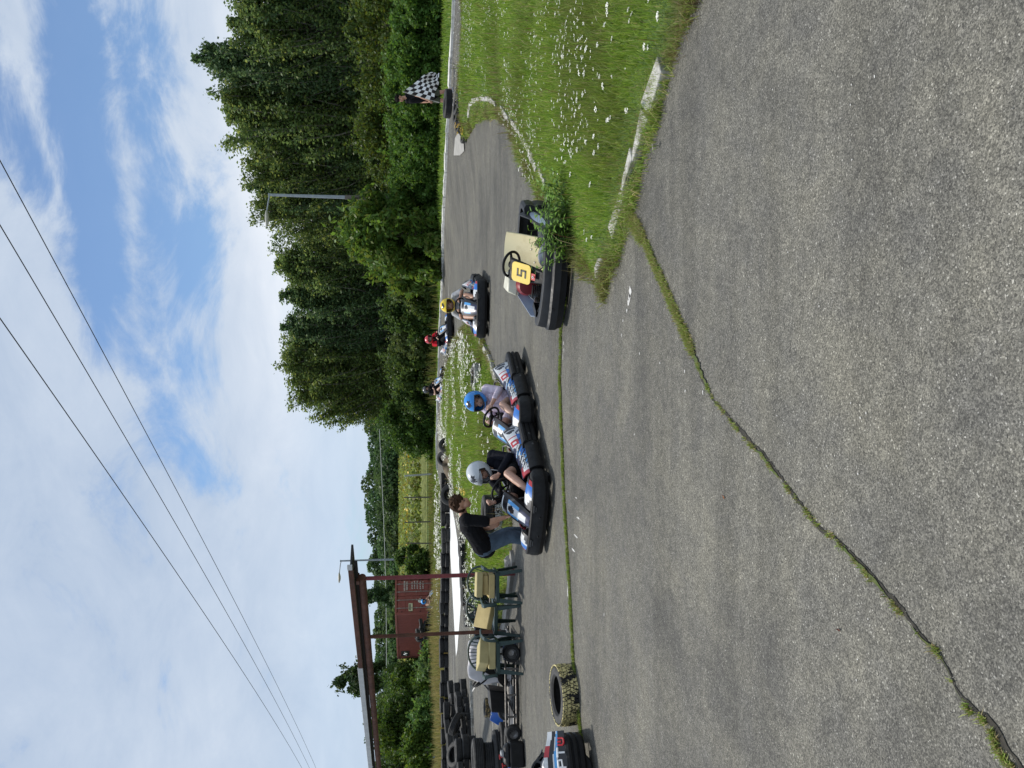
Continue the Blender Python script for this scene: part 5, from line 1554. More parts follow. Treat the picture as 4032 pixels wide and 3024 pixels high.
# by the flag man
tyre(at((1796, 410), .24), 'big flat black tyre on top of the overgrown heap by the flag man', None, 2, (.06, .03, 0), 1.22, 1.05)
for px, dz, s, lb in (((1815, 410), .08, 1.0, 'overgrown tyre underneath the big tyre by the flag man'), ((1812, 450), .08, .9, 'weedy tyre left of the big tyre by the flag man'), ((1816, 490), .05, .85, 'tyre half sunk in weeds beside the yellow flowers'), ((1834, 535), .05, .7, 'last small tyre at the tip of the grass by the pale slab')):
    tyre(at(px, dz), lb, 'tyres overgrown by the flag man', 1, (.15, .1, 0), s)
# heap by the container
rr = random.Random(9)
for i, nl in enumerate((2, 3, 5, 6, 5, 4, 3)):
    p = P(1690, 2418 + 21 * i, 46.0)
    for q in range(nl):
        tyre((p.x + rr.gauss(0, .08), 46.0 + rr.gauss(0, .2), .12 + .225 * q), 'black tyre in the tall heap beside the red container', 'tyres heaped beside the red container', None, (rr.choice((0, 0, .25)) if q < nl - 1 else rr.choice((0, 1.3)), rr.choice((0, .2, -.15)), rr.uniform(0, 3)), rr.uniform(.95, 1.15))
# half buried row in the straw
for i, y in enumerate((2640, 2665, 2690, 2712, 2735, 2758, 2790, 2822, 2850, 2890, 2925, 2960)):
    p = P(1694, y, 41.5)
    tyre((p.x, 41.5 + rr.uniform(-.4, .4), rr.uniform(.05, .30)), 'tyre half buried in a row in the straw coloured grass', 'half buried tyres in the straw grass', None, (rr.choice((.1, 1.4)), rr.uniform(-.2, .2), rr.uniform(-.4, .4)), rr.uniform(.85, 1.05))
def block_tyre(paint):
    o = tyre_mesh('tyre', .300, .19, .19, mats=[RUBBER, RUBBER], grooves=0, n=64); mb = MB(); rr = random.Random(12); nb = 46
    for row, (z, w_) in enumerate(((-.066, .040), (-.022, .036), (.022, .036), (.066, .040))):
        for k in range(nb):
            a = 2 * PI * (k + (.5 if row % 2 else 0)) / nb; da = PI / nb * .78; sk = .05 * (1 if row < 2 else -1)
            ro = .3135 - (.004 if row in (0, 3) else 0); pts = []
            for r_ in (.296, ro):
                for s_, t_ in ((-1, -1), (1, -1), (1, 1), (-1, 1)):
                    an = a + s_ * da * rr.uniform(.9, 1.05) + sk * t_ * .4; pts.append((r_ * math.cos(an), r_ * math.sin(an), z + t_ * w_ / 2))
            mb.hexa(pts[:4], pts[4:])
    b = mb.build('tread_block', paint, o, smooth=False); return o
def block_paint():
    m, nt, b = newmat('flaking_yellow_paint'); co = objco(nt)
    n = noise(nt, 7, 6, .75, co); r1 = ramp(nt, [(.445, 0.0), (.485, 1.0)]); nt.links.new(n.outputs['Fac'], r1.inputs['Fac'])
    n2 = noise(nt, 55, 4, .7, co); r2 = ramp(nt, [(.40, 0.0), (.50, 1.0)]); nt.links.new(n2.outputs['Fac'], r2.inputs['Fac'])
    f = mixc(nt, 1.0, r1.outputs['Color'], r2.outputs['Color'], 'MULTIPLY'); sp = nd(nt, 'ShaderNodeSeparateColor'); nt.links.new(f, sp.inputs['Color'])
    nt.links.new(mixc(nt, sp.outputs['Red'], (.016, .016, .015), (.74, .64, .30)), b.inputs['Base Color']); b.inputs['Roughness'].default_value = .75
    return m
YT = block_tyre(block_paint())
YT.location = at((2258, 2733), .105); YT.rotation_euler = (.03, -.05, 1.2); tag(YT, 'tyre lying flat with flaking yellow paint on its tread', 'tyre')
WT = tyre_mesh('tyre', .32, .19, .19, mats=[RUBBER, patch_mat('flaking_white_paint', (.66, .66, .62), .33)], grooves=3, n=48)
WT.location = at((1912, 1484), .22); WT.rotation_euler = (.04, .02, 0); tag(WT, 'tyre with worn white tread lying in grass behind the blue helmet driver', 'tyre')
KT = tyre_mesh('tyre', .20, .13, .11, mats=[RUBBER, patch_mat('faded_ochre', (.34, .24, .09), .42)], grooves=1, n=32)
KT.location = at((1932, 2785), .075); KT.rotation_euler = (.0, .05, 0); tag(KT, 'small ochre edged kart tyre lying on the track behind the bare chassis', 'tyre')
LT = tyre_mesh('tyre', .33, .24, .20, mats=[RUBBER, patch_mat('white_lug_paint', (.66, .66, .63), .34, 5)], grooves=0, n=40, lug=13)
lx, ly, lz = at((1998, 2030)); ly += .15
LT.location = (lx, ly, .13); tag(LT, 'tractor tyre with white painted lugs under a black tyre behind the man', 'tyre')
tyre((lx - .0, ly, .345), 'black tyre lying on the white lugged tractor tyre', None, 2, (.0, 0, .5), 1.08, .9)
# dry soil mound
mb = MB(); c = G(1795, 1835)
def mf(u, v):
    a = u * 2 * PI; r = v; return Vector((c.x + .75 * r * math.cos(a), c.y + .9 * r * math.sin(a), c.z + .42 * (1 - r * r) * (1 + .25 * math.sin(a * 3 + r * 6)) + .05 * math.sin(a * 9 + r * 14) * (1 - r) - .02))
mb.grid(mf, 36, 10); tag(mb.build('soil_mound', M('dry_soil', (.10, .072, .045), .95, (.19, .15, .10), 6, bump=1, bscale=14)), 'mound of dry brown soil beside the heaped tyres', 'soil mound')

# ================================================================== CHAIRS AND FOAM
GP = M('green_plastic', (0.016, 0.040, 0.036), .42, (0.030, 0.058, 0.052), 5, (.4, .75))
def chair_proto():
    c = thing('garden_chair', 'x', 'chair', group='green plastic chairs with foam blocks')
    def Lleg(top, bot, wx, wy, sx, sy):
        mb = MB(); th = .012
        for (ax_, q) in ((0, 1), (1, 1)):
            pass
        t, b = Vector(top), Vector(bot)
        def plate(p0, p1, w0, w1, d, nrm):
            d, nrm = Vector(d), Vector(nrm)
            lo = [p1, p1 + d * w1, p1 + d * w1 + nrm * th, p1 + nrm * th]; hi = [p0, p0 + d * w0, p0 + d * w0 + nrm * th, p0 + nrm * th]
            mb.hexa(lo, hi)
        plate(t, b, wx, wx * .55, (-sx, 0, 0), (0, -sy, 0)); plate(t + Vector((0, -sy * th, 0)), b + Vector((0, -sy * th, 0)), wy - th, wy * .55 - th, (0, -sy, 0), (-sx, 0, 0))
        return mb.build('leg', GP, c, bev=.003)
    for sx in (-1, 1):
        Lleg((sx * .235, -.235, .40), (sx * .268, -.285, 0), .075, .06, sx, -1)
        Lleg((sx * .215, .185, .40), (sx * .255, .285, 0), .07, .06, sx, 1)
    mb = MB()
    def sf(u, v):
        a = (u - .5) * 2; b = v
        w = .245 - .035 * b; y = -.245 + .45 * b
        z = .415 - .018 * math.sin(b * PI) - .012 * (1 - a * a) - .035 * max(0, .12 - b) / .12 * 1.0
        return Vector((a * w, y, z))
    mb.grid(sf, 12, 14); s_ = mb.build('seat', GP, c, solid=.02)
    mb = MB()
    for sx in (-1, 1): mb.box((sx * .232, -.02, .385), (.022, .42, .05))
    mb.box((0, -.238, .380), (.44, .022, .055)); mb.build('apron', GP, s_, bev=.004)
    # backrest: arched hoop with fanned slats
    mb = MB(); hoop = []
    for k in range(21):
        t = k / 20; a = PI * t; x = .265 * math.cos(a); zz = .58 + .225 * math.sin(a) ** .8; y = .215 + .12 * (zz - .42) / .4 - .05 * abs(math.cos(a)) ** 3
        hoop.append((x, y, zz))
    hoop = [(.235, .12, .52)] + hoop + [(-.235, .12, .52)]
    mb.tube(hoop, .024, 8, ell=(1, .75))
    for k in range(9):
        t = (k - 4) / 4; top = Vector((.225 * t, .0, .58 + .225 * max(0, 1 - (t * .87) ** 2) ** .42 - .015)); top.y = .215 + .12 * (top.z - .42) / .4 - .03 * abs(t) ** 3
        bot = Vector((.085 * t, .205, .405)); m_ = bot.lerp(top, .5) + Vector((.02 * t, .02, 0))
        mb.tube([bot, m_, top], [.013, .013, .011], 6, ell=(.5, 1.25))
    mb.build('backrest', GP, c)
    for sx in (-1, 1):
        mb = MB(); mb.tube([(sx * .245, .15, .545), (sx * .282, .05, .60), (sx * .288, -.12, .61), (sx * .283, -.235, .585), (sx * .262, -.265, .52), (sx * .25, -.245, .40)], [.022, .026, .028, .026, .022, .022], 8, ell=(.55, 1.25))
        mb.build('armrest', GP, c)
    return c
FOAM = M('upholstery_foam', (.55, .43, .19), .9, (.42, .33, .15), 5, (.35, .75), .25, 90)
FOAM2 = M('aged_foam', (.50, .42, .20), .9, (.36, .31, .15), 4, (.35, .75), .25, 90)
ch = chair_proto()
CH = [((-3.19, 12.14), .10, 'green garden chair right beside the red post holding three foam blocks'), ((-3.73, 12.36), -.12, 'green garden chair in the middle with one tilted foam block'), ((-4.27, 12.04), .16, 'green garden chair at the left with two foam blocks and white cloth behind')]
for i, (xy, rz, lb) in enumerate(CH):
    o = ch if i == 0 else copytree(ch)
    o.location = (*xy, 0); o.rotation_euler = (0, 0, rz); o['label'] = lb
def foam(label, i, off, size, rot, mat):
    mb = MB(); mb.box((0, 0, 0), size); o = mb.build('foam_block', mat, None, bev=.012)
    R = Matrix.Rotation(CH[i][1], 4, 'Z'); p = R @ Vector(off)
    o.location = (CH[i][0][0] + p.x, CH[i][0][1] + p.y, p.z); o.rotation_euler = (rot[0], rot[1], rot[2] + CH[i][1])
    return tag(o, label, 'foam block', 'foam blocks on the chairs')
foam('lowest foam block of three on the chair by the red post', 0, (.0, -.02, .465), (.36, .38, .095), (.0, .03, .05), FOAM)
foam('small middle foam block of three on the chair by the red post', 0, (.03, 0, .558), (.30, .30, .085), (.0, -.02, -.08), FOAM)
foam('topmost foam block of three on the chair by the red post', 0, (.02, -.02, .655), (.38, .38, .10), (.0, .05, .12), FOAM2)
foam('single tilted foam block resting on the middle chair', 1, (.0, -.06, .545), (.36, .34, .10), (.62, .25, .42), FOAM)
foam('lower foam block of two on the left chair', 2, (.02, -.03, .47), (.40, .38, .11), (.0, .04, .08), FOAM2)
foam('upper thick foam block of two on the left chair', 2, (.02, -.02, .600), (.40, .36, .15), (.08, .10, .55), FOAM2)

# ================================================================== BARE CHASSIS, CLOTH, PARKED KART
def bare_kart(name, label, loc, rz, hubmat):
    k = thing(name, label, 'go kart', loc, rz)
    RS = M('rail_rusty_steel', (.10, .09, .08), .5, (.20, .18, .16), 10, metal=.5)
    mb = MB()
    for sg in (-1, 1):
        loop = []
        for cx_, a0 in ((.50, -90), (-.50, 90)):
            for q in range(9): a = math.radians(a0 + 180 * q / 8); loop.append((cx_ + .085 * math.cos(a), sg * .50, .15 + .085 * math.sin(a)))
        mb.tube(loop, .014, 8, closed=True)
        for x in (-.35, .05, .38): mb.box((x, sg * .50, .15), (.03, .012, .16))
    mb.build('side_rail', RS, k)
    mb = MB(); mb.tube([(-.85, -.3, .08), (.85, -.33, .08)], .016, 8); mb.tube([(-.85, .3, .08), (.85, .33, .08)], .016, 8)
    for x in (-.8, -.2, .35, .8): mb.tube([(x, -.5, .10), (x, .5, .10)], .014, 8)
    mb.box((.35, 0, .07), (.9, .56, .02)); mb.build('chassis', DSTEEL, k)
    for x, y, r, w_ in ((.62, -.52, .125, .12), (.62, .52, .125, .12), (-.60, -.50, .14, .18), (-.60, .50, .14, .18)):
        g_ = thing('tmp', None, None); 
        mt = Matrix.Translation((x, y, r)) @ Matrix.Rotation(PI / 2, 4, 'X'); h = w_ / 2
        m2 = MB(); m2.lathe([(r * .56, -h), (r * .86, -h), (r * .97, -h * .8), (r, -h * .45), (r, h * .45), (r * .97, h * .8), (r * .86, h), (r * .56, h)], 22, mt); wo = m2.build('wheel', RUBBER, k)
        m2 = MB(); m2.lathe([(0, -h * .2), (r * .3, -h * .25), (r * .52, -h * .7), (r * .57, -h * .98), (r * .57, h * .98), (r * .52, h * .7), (r * .3, h * .25), (0, h * .2)], 18, mt); m2.build('rim', STEEL, wo)
        bpy.data.objects.remove(g_)
    mb = MB(); mb.hexa([(.10, -.16, .16), (.42, -.22, .16), (.42, .22, .16), (.10, .16, .16)], [(.05, -.18, .46), (.38, -.24, .44), (.38, .24, .44), (.05, .18, .46)]); mb.build('front_fairing', BLACKP, k, bev=.02)
    mb = MB(); mb.tube([(.5, 0, .14), (-.04, 0, .56)], .013, 8); mb.build('steering_column', DSTEEL, k)
    mt = Matrix.Translation((-.06, 0, .58)) @ Matrix.Rotation(-math.radians(58), 4, 'Y')
    mb = MB(); mb.tube([mt @ Vector((.15 * math.cos(a), .15 * math.sin(a), 0)) for a in [2 * PI * q / 26 for q in range(26)]], .015, 8, closed=True); so = mb.build('steering_wheel', BLACKP, k)
    mb = MB()
    for a in (.6, 2.7, 4.7): mb.tube([mt @ Vector((0, 0, 0)), mt @ Vector((.14 * math.cos(a), .14 * math.sin(a), 0))], [.026, .014], 6, ell=(1, .4))
    mb.build('spokes', hubmat, so)
    mb = MB()
    def sf(u, v):
        a = (u - .5) * 2
        if v < .5: x = -.05 - .6 * v * .55; z = .14
        else: t = (v - .5) * 2; x = -.22 - .16 * t; z = .14 + .42 * t
        return Vector((x + .08 * abs(a) ** 3, a * .19, z + .13 * abs(a) ** 3 * (.4 + math.sin(v * PI))))
    mb.grid(sf, 12, 16); mb.build('seat', SEATM, k, solid=.014)
    return k
BK1 = bare_kart('kart_chassis', 'bare go kart chassis with looped side rails behind the left chair', (-4.92, 12.55, 0), math.radians(186), BLACKP)
BK2 = bare_kart('kart_chassis', 'bare black go kart with a white spoked steering wheel behind the chairs', (-4.22, 14.9, 0), math.radians(6), LETW)
ex = MB(); ex.box((-.50, -.22, .36), (.8, .30, .30)); ex.box((-.80, -.30, .44), (.6, .04, .12)); ex.build('side_box', BLACKP, BK2, bev=.03)
ex = MB(); ex.box((-.80, -.325, .47), (.5, .006, .04)); ex.build('stripe', LETW, BK2)
# blue panels
BLUE = M('blue_panel_paint', (.015, .09, .42), .35, (.02, .13, .50), 5, coat=.3)
def panel(name, label, px, poly, mat, rz, tilt, th=.02):
    mb = MB(); mb.prism(poly, -th / 2, th / 2); o = mb.build(name, mat, None, bev=.005)
    p = G(*px); o.location = (p.x, p.y, p.z + .02); o.rotation_euler = (tilt, 0, rz); return tag(o, label, 'kart panel')
panel('side_panel', 'long blue kart body panel leaning behind the bare chassis rail', (1985, 2790), [(-.30, 0), (.22, 0), (.24, .10), (.10, .20), (-.22, .26), (-.30, .10)], BLUE, .12, 1.15)
panel('side_panel', 'blue kart body panel standing at the photo edge behind the fuel can', (2048, 3044), [(-.35, 0), (.16, 0), (.16, .08), (-.05, .32), (-.35, .38)], BLUE, -.1, 1.35)
CARD = M('blue_box_print', (.012, .04, .20), .5, (.02, .06, .28), 8)
mb = MB(); mb.box((0, 0, .10), (.26, .20, .20)); bx = mb.build('small_crate', CARD, None, bev=.008); p = G(2040, 2588); bx.location = (p.x, p.y + .3, 0); bx.rotation_euler = (0, 0, .4); tag(bx, 'small dark blue box with white bars under the left chair', 'box')
mb = MB()
for q in range(4): mb.box((-.09 + .06 * q, -.102, .10), (.022, .005, .13), (0, .3, 0))
mb.build('printed_bars', LETW, bx)
# white cloth thrown over the chassis
mb = MB(); cx0, cy0 = -4.60, 12.80
def clf(u, v):
    x = (u - .5) * 1.05; y = (v - .5) * .9; r = max(abs(x) / .24, abs(y) / .22)
    top = .67 + .10 * math.cos(x * 2.4) - .05 * y; drop = max(0, r - 1)
    fold = .035 * math.sin(u * 19 + 2 * v) * min(1, drop * 3) + .012 * math.sin(u * 33 + v * 21)
    k = 1 - .30 * min(1, drop)
    z = top - drop * .62 * (.8 + .4 * math.sin(u * 5 + v * 3)) + .02 * math.sin(u * 12) * math.cos(v * 10)
    return Vector((cx0 + x * k + fold * .6, cy0 + y * k + fold, max(.10, z)))
mb.grid(clf, 60, 50); tag(mb.build('cover_cloth', M('white_cloth', (.62, .60, .60), .9, (.54, .52, .53), 6, bump=.2, bscale=20), None, solid=.006, sharp=180), 'crumpled white cloth thrown over the bare chassis', 'cloth')
# fuel can
can = thing('fuel_can', 'black plastic fuel can with red tap standing on the asphalt', 'fuel can', at((2062, 2968)), .35)
mb = MB(); mb.hexa([(-.18, -.13, 0), (.18, -.13, 0), (.18, .13, 0), (-.18, .13, 0)], [(-.185, -.135, .23), (.185, -.135, .23), (.185, .135, .23), (-.185, .135, .23)]); mb.hexa([(-.183, -.133, .232), (.183, -.133, .232), (.183, .133, .232), (-.183, .133, .232)], [(-.11, -.09, .315), (.12, -.09, .315), (.12, .09, .315), (-.11, .09, .315)])
mb.build('body', BLACKP, can, bev=.03)
mb = MB(); mb.lathe([(0, .0), (.055, 0), (.055, .035), (.03, .045), (0, .045)], 18, Matrix.Translation((.02, -.02, .318))); mb.build('cap', M('grey_cap', (.35, .36, .37), .35), can)
for x, z in ((-.02, .37), (-.14, .33)):
    mb = MB(); mb.tube([(x, -.05, z - .04), (x, -.05, z)], .010, 8); mb.box((x, -.05, z + .008), (.07, .018, .016), (0, 0, .5)); mb.build('red_tap', M('tap_red', (.45, .015, .015), .45), can)

# ================================================================== POST FRAME, LAMPS, WIRES, CONTAINER
RUST = M('rusty_steel', (.075, .030, .018), .8, (.15, .058, .033), 5, (.35, .7), .35, 30)
RED = M('faded_red_paint', (.23, .045, .05), .7, (.14, .035, .035), 8, (.4, .72), .25, 40)
cano = thing('canopy_frame', 'rusty steel canopy frame with one faded red post and one dark post', 'canopy frame', (-3.16, 12.7, 0))
O = Vector((-3.16, 12.7, 0))
def cl_(v): return Vector(v) - O
p1, p2 = Vector((-3.16, 12.7, 0)), Vector((-4.58, 14.15, 0))
mb = MB(); mb.tube([(0, 0, -.05), (0, 0, 2.50)], .034, 14); mb.tube([(0, 0, .28), (0, 0, .30)], .040, 14); mb.tube([(-.0, .02, .04), (.14, -.10, .02)], .012, 6); mb.build('post', RED, cano)
mb = MB(); q = p2 - O; mb.tube([(q.x, q.y, -.05), (q.x, q.y, 2.52)], .034, 14); mb.build('post', RUST, cano)
dv = (p2 - p1).normalized(); e = -dv * .05; f_ = dv * 9.2
mb = MB(); mb.tube([e + Vector((0, 0, 2.50)), f_ + Vector((0, 0, 2.48))], .062, 16); mb.build('beam', RUST, cano)
side = Vector((dv.y, -dv.x, 0)).normalized()
if side.y < 0: side = -side
s0 = -dv * .42; sp_ = dv * 3.1
def slab_(a, b, z0, z1, off, th, mat, name, bev=.004):
    m_ = MB(); A, B = a + side * off, b + side * off
    m_.hexa([A + Vector((0, 0, z0)), B + Vector((0, 0, z0)), B + side * th + Vector((0, 0, z0)), A + side * th + Vector((0, 0, z0))], [A + Vector((0, 0, z1)), B + Vector((0, 0, z1)), B + side * th + Vector((0, 0, z1)), A + side * th + Vector((0, 0, z1))])
    return m_.build(name, mat, cano, bev=bev)
slab_(s0, f_, 2.563, 2.615, -.02, .10, M('gap_shade', (.018, .014, .012), .9), 'shade_strip')  # dark strip filling the gap above the beam, shade put into its colour
slab_(s0, sp_, 2.617, 2.70, -.10, .03, RUST, 'edge_strip')
slab_(s0 - dv * .10, s0 - dv * .004, 2.63, 2.71, -.10, .05, M('zinc_grey', (.62, .62, .61), .55, (.50, .50, .50), 6), 'edge_cap')
slab_(sp_ + dv * .004, f_, 2.617, 2.715, -.10, .03, M('zinc_grey'), 'edge_strip')
slab_(s0, f_, 2.64, 2.675, -.068, .45, M('roof_felt', (.05, .05, .05), .9), 'roof_sheet')
mb = MB()
for q in range(5): mb.box(tuple(-dv * .05 + Vector((0, 0, 2.565 + .0 * q))), (.03, .03, .05), (0, 0, q))
mb.box((0, 0, 2.57), (.16, .10, .05), (0, 0, .8)); mb.build('bracket', RUST, cano)

ZN = M('galvanised_pole', (.30, .33, .36), .5, (.40, .43, .46), 4, metal=.3)
def lamp(label, base, H, arm_px, arm_len, r, lower):
    L = thing('street_lamp', label, 'street lamp', base)
    mb = MB(); mb.tube([(0, 0, lower), (0, 0, H)], [r, r * .72], 14); po_ = mb.build('pole', ZN, L)
    mb = MB(); mb.tube([(0, 0, -.2), (0, 0, lower)], [r * 1.25, r * 1.2], 14); mb.build('pole_base', M('brown_grey_pole', (.15, .125, .11), .7, (.20, .17, .15), 5), L)
    mb = MB(); mb.tube([(0, 0, H - .05), (0, 0, H + .02)], r * .95, 12); mb.tube([(0, 0, H - .06), (-.25, 0, H), (-arm_len, 0, H + .08)], r * .42, 10); mb.build('arm', ZN, L)
    mb = MB(); c0 = Vector((-arm_len, 0, H + .08)); 
    def hf(u, v):
        a = v * 2 * PI; x = u; w_ = (.10 * math.sin(min(1, x * 1.1 + .10) * PI) ** .55 + .02) ; zz = math.sin(a)
        return c0 + Vector((-.80 * x + .05, w_ * math.cos(a) * 1.15, .02 + (.13 if zz < 0 else .075) * zz * math.sin(min(1, x * .95 + .05) * PI) ** .6))
    mb.grid(hf, 18, 16); mb.build('lamp_head', M('lamp_cream', (.55, .52, .44), .45, (.45, .42, .35), 4), L)
    return L
LY = 38; q = P(1470, 780, LY); tz = P(1058, 783, LY).z
lamp('tall grey street lamp rising behind the big bright bush', (q.x, LY, T(q.x, LY)), tz - T(q.x, LY), None, .80, .088, 4.4)
LY = 60; q = P(1500, 2204, LY); tz = P(1340, 2211, LY).z
lamp('smaller street lamp standing beyond the end of the canopy frame', (q.x, LY, T(q.x, LY)), tz - T(q.x, LY), None, .95, .085, 2.4)
# overhead lines
WIRE = M('cable_black', (.015, .015, .015), .6)
def on_z(x, y, z):
    d = ray(x, y); t = (z - CAMH) / d.z; return CAM + d * t
for i, (a, b) in enumerate((((0, 596), (1253, 3024)), ((0, 853), (1228, 3024)), ((0, 1225), (1199, 3024)))):
    z = 9.0; A, B = on_z(*a, z), on_z(*b, z + .0); d = (B - A); A2 = A - d * .6; B2 = B + d * .5
    pts = [A2.lerp(B2, k / 40) + Vector((0, 0, -1.0 * (1 - (2 * k / 40 - 1) ** 2) + .9)) for k in range(41)]
    mb = MB(); mb.tube(pts, .011, 6)
    tag(mb.build('power_line', WIRE), ('right hand overhead power line of the three crossing the sky', 'middle overhead power line of the three crossing the sky', 'left hand overhead power line of the three crossing the sky')[i], 'power line', 'overhead power lines')
a, b = P(1494, 1690, 150), P(1514, 3100, 150)
mb = MB(); mb.tube([a.lerp(b, k / 12) - Vector((0, 0, .8 * math.sin(PI * k / 12))) for k in range(13)], .05, 5); tag(mb.build('power_line', M('far_cable', (.35, .38, .40), .6)), 'thin distant power line in front of the far woodland', 'power line')
# fence posts
CONC = M('concrete_post', (.52, .52, .50), .8, (.40, .40, .38), 4)
DKP = M('weathered_wood_post', (.10, .085, .07), .9, (.16, .14, .12), 8)
for px, top, Y, m_, lb in (((1690, 1158), 1566, 47, CONC, 'pale concrete fence post behind the yellow helmet driver'), ((1690, 1340), 1583, 50, CONC, 'pale concrete fence post behind the red helmet driver'), ((1700, 1762), 1590, 54, CONC, 'pale concrete fence post at the right end of the bright field'), ((1700, 1866), 1592, 54, CONC, 'second pale concrete fence post from the right before the bright field'),
                           ((1700, 1958), 1590, 54, DKP, 'dark thin fence post in the middle of the bright field'), ((1700, 2054), 1592, 54, DKP, 'dark thin fence post in the left half of the bright field'), ((1700, 2140), 1598, 54, DKP, 'dark thin fence post at the left end of the bright field')):
    q = P(*px, Y); z1 = P(top, px[1], Y).z; z0 = T(q.x, Y)
    mb = MB(); w_ = .065 if m_ is CONC else .045
    mb.hexa([(-w_, -w_, -.1), (w_, -w_, -.1), (w_, w_, -.1), (-w_, w_, -.1)], [(-w_ * .8, -w_ * .8, z1 - z0), (w_ * .8, -w_ * .8, z1 - z0), (w_ * .8, w_ * .8, z1 - z0), (-w_ * .8, w_ * .8, z1 - z0)])
    o = mb.build('fence_post', m_, None, bev=.01); o.location = (q.x, Y, z0); o.rotation_euler = (random.gauss(0, .02), random.gauss(0, .02), 0); tag(o, lb, 'fence post', 'posts of the field fence')

# container
CR = M('container_red', (.31, .078, .060), .6, (.23, .058, .046), 3, (.35, .7), .1, 20)
CD = M('container_dark_red', (.085, .022, .018), .65, (.06, .017, .014), 5)
CB = M('container_bar_steel', (.40, .33, .30), .5, (.3, .22, .2), 8)
cY = 50.5; cp = P(1690, 2415, cY)
con = thing('shipping_container', 'dark red shipping container with closed doors at the edge of the field', 'shipping container', (cp.x, cY, T(cp.x, cY) + .02), math.radians(33))
W_, H_, Lc = 2.44, 2.62, 11.6
# local: door face at y=0 looking -Y, x from 0 to W; long side at x=0 looking -X
mb = MB()
def corr(a, b, n, dep, out):
    pts = []
    for i in range(n):
        for t, o_ in ((0, 0), (.3, 0), (.42, dep), (.88, dep)):
            pts.append((Vector(a).lerp(Vector(b), (i + t) / n)) + Vector(out) * -o_)
    pts.append(Vector(b)); return pts
pt = corr((0, Lc - .12, 0), (0, .12, 0), 48, .05, (-1, 0, 0))
for p, q in zip(pt, pt[1:]): mb.add([(p.x + .02, p.y, .18), (q.x + .02, q.y, .18), (q.x + .02, q.y, H_ - .12), (p.x + .02, p.y, H_ - .12)], [(0, 1, 2, 3)])
pt = corr((W_, .12, 0), (W_, Lc - .12, 0), 48, .05, (1, 0, 0))
for p, q in zip(pt, pt[1:]): mb.add([(p.x - .02, p.y, .18), (q.x - .02, q.y, .18), (q.x - .02, q.y, H_ - .12), (p.x - .02, p.y, H_ - .12)], [(0, 1, 2, 3)])
mb.box((W_ / 2, Lc - .04, H_ / 2), (W_ - .2, .04, H_ - .2)); mb.box((W_ / 2, Lc / 2, H_ - .05), (W_ - .16, Lc - .16, .04)); mb.build('side_walls', CR, con, fix=False, smooth=False)
mb = MB()
for x in (.06, W_ - .06):
    for y in (.06, Lc - .06): mb.box((x, y, H_ / 2), (.14, .14, H_))
    for z in (.09, H_ - .06): mb.box((x, Lc / 2, z), (.12, Lc - .28, .12))
for y in (.06, Lc - .06):
    for z in (.09, H_ - .06): mb.box((W_ / 2, y, z), (W_ - .28, .12, .14))
mb.build('frame', CR, con, bev=.012)
for d in range(2):
    x0 = .14 + d * (W_ - .28) / 2; x1 = x0 + (W_ - .28) / 2 - .02
    mb = MB(); mb.box(((x0 + x1) / 2, .07, H_ / 2), (x1 - x0, .04, H_ - .30))
    for z in (.45, .95, 1.45, 1.95): mb.box(((x0 + x1) / 2, .045, z + .1), (x1 - x0 - .12, .03, .20))
    dr = mb.build('door', CR, con, bev=.015)
    for k in (.25, .75):
        x = x0 + (x1 - x0) * k; mb = MB(); mb.tube([(x, .0, .12), (x, .0, H_ - .08)], .022, 8)
        for z in (.2, 1.25, H_ - .25): mb.box((x, .01, z), (.09, .04, .08))
        mb.tube([(x, -.01, .95), (x + .22, -.02, .93)], .014, 6); mb.build('locking_bar', CB, dr)
    mb = MB()
    for z in (.4, 1.0, 1.6, 2.2): mb.box((x0 + .02 if d == 0 else x1 - .02, .03, z), (.05, .07, .09))
    mb.build('hinge', CD, dr)
def plate_(name, x, z, w, h, mat, y=.022):
    m_ = MB(); m_.box((x, y, z), (w, .008, h)); return m_.build(name, mat, con)
plate_('warning_plate', .46, 1.62, .52, .26, M('plate_yellow_white', (.62, .55, .30), .5, (.70, .66, .5), 14))
plate_('warning_bar', .46, 1.66, .40, .07, M('plate_black', (.03, .03, .03), .5), .016); plate_('data_plate', .50, .42, .30, .26, M('data_plate_grey', (.35, .33, .32), .5))
m_ = MB(); m_.lathe([(0, 0), (.14, 0), (.14, .008), (0, .008)], 18, Matrix.Translation((.86, .02, 1.0)) @ Matrix.Rotation(PI / 2, 4, 'X')); m_.build('white_disc', M('disc_white', (.75, .73, .68), .5), con)
m_ = MB(); rr = random.Random(2)
for row, z in enumerate((2.02, 1.86, 1.52, 1.36, 1.18, .98, .8)):
    x = 1.62 if row < 2 else 1.70
    while x < (2.2 if row != 0 else 2.25):
        w_ = rr.uniform(.04, .09); m_.box((x, .018, z), (w_ * .8, .006, .07 if row > 1 else .10)); x += w_ + .025
m_.build('white_lettering', M('container_letter', (.62, .55, .50), .6), con)
m_ = MB(); m_.box((.004, 10.1, 2.0), (.01, 1.5, .62)); m_.build('logo_panel', M('logo_black', (.03, .022, .022), .6), con)
m_ = MB(); m_.tube([(-.006, 10.6, 1.9), (-.006, 10.25, 2.1), (-.006, 9.95, 1.85), (-.006, 9.65, 2.05)], .045, 6); m_.build('logo_mark', LETW, con)
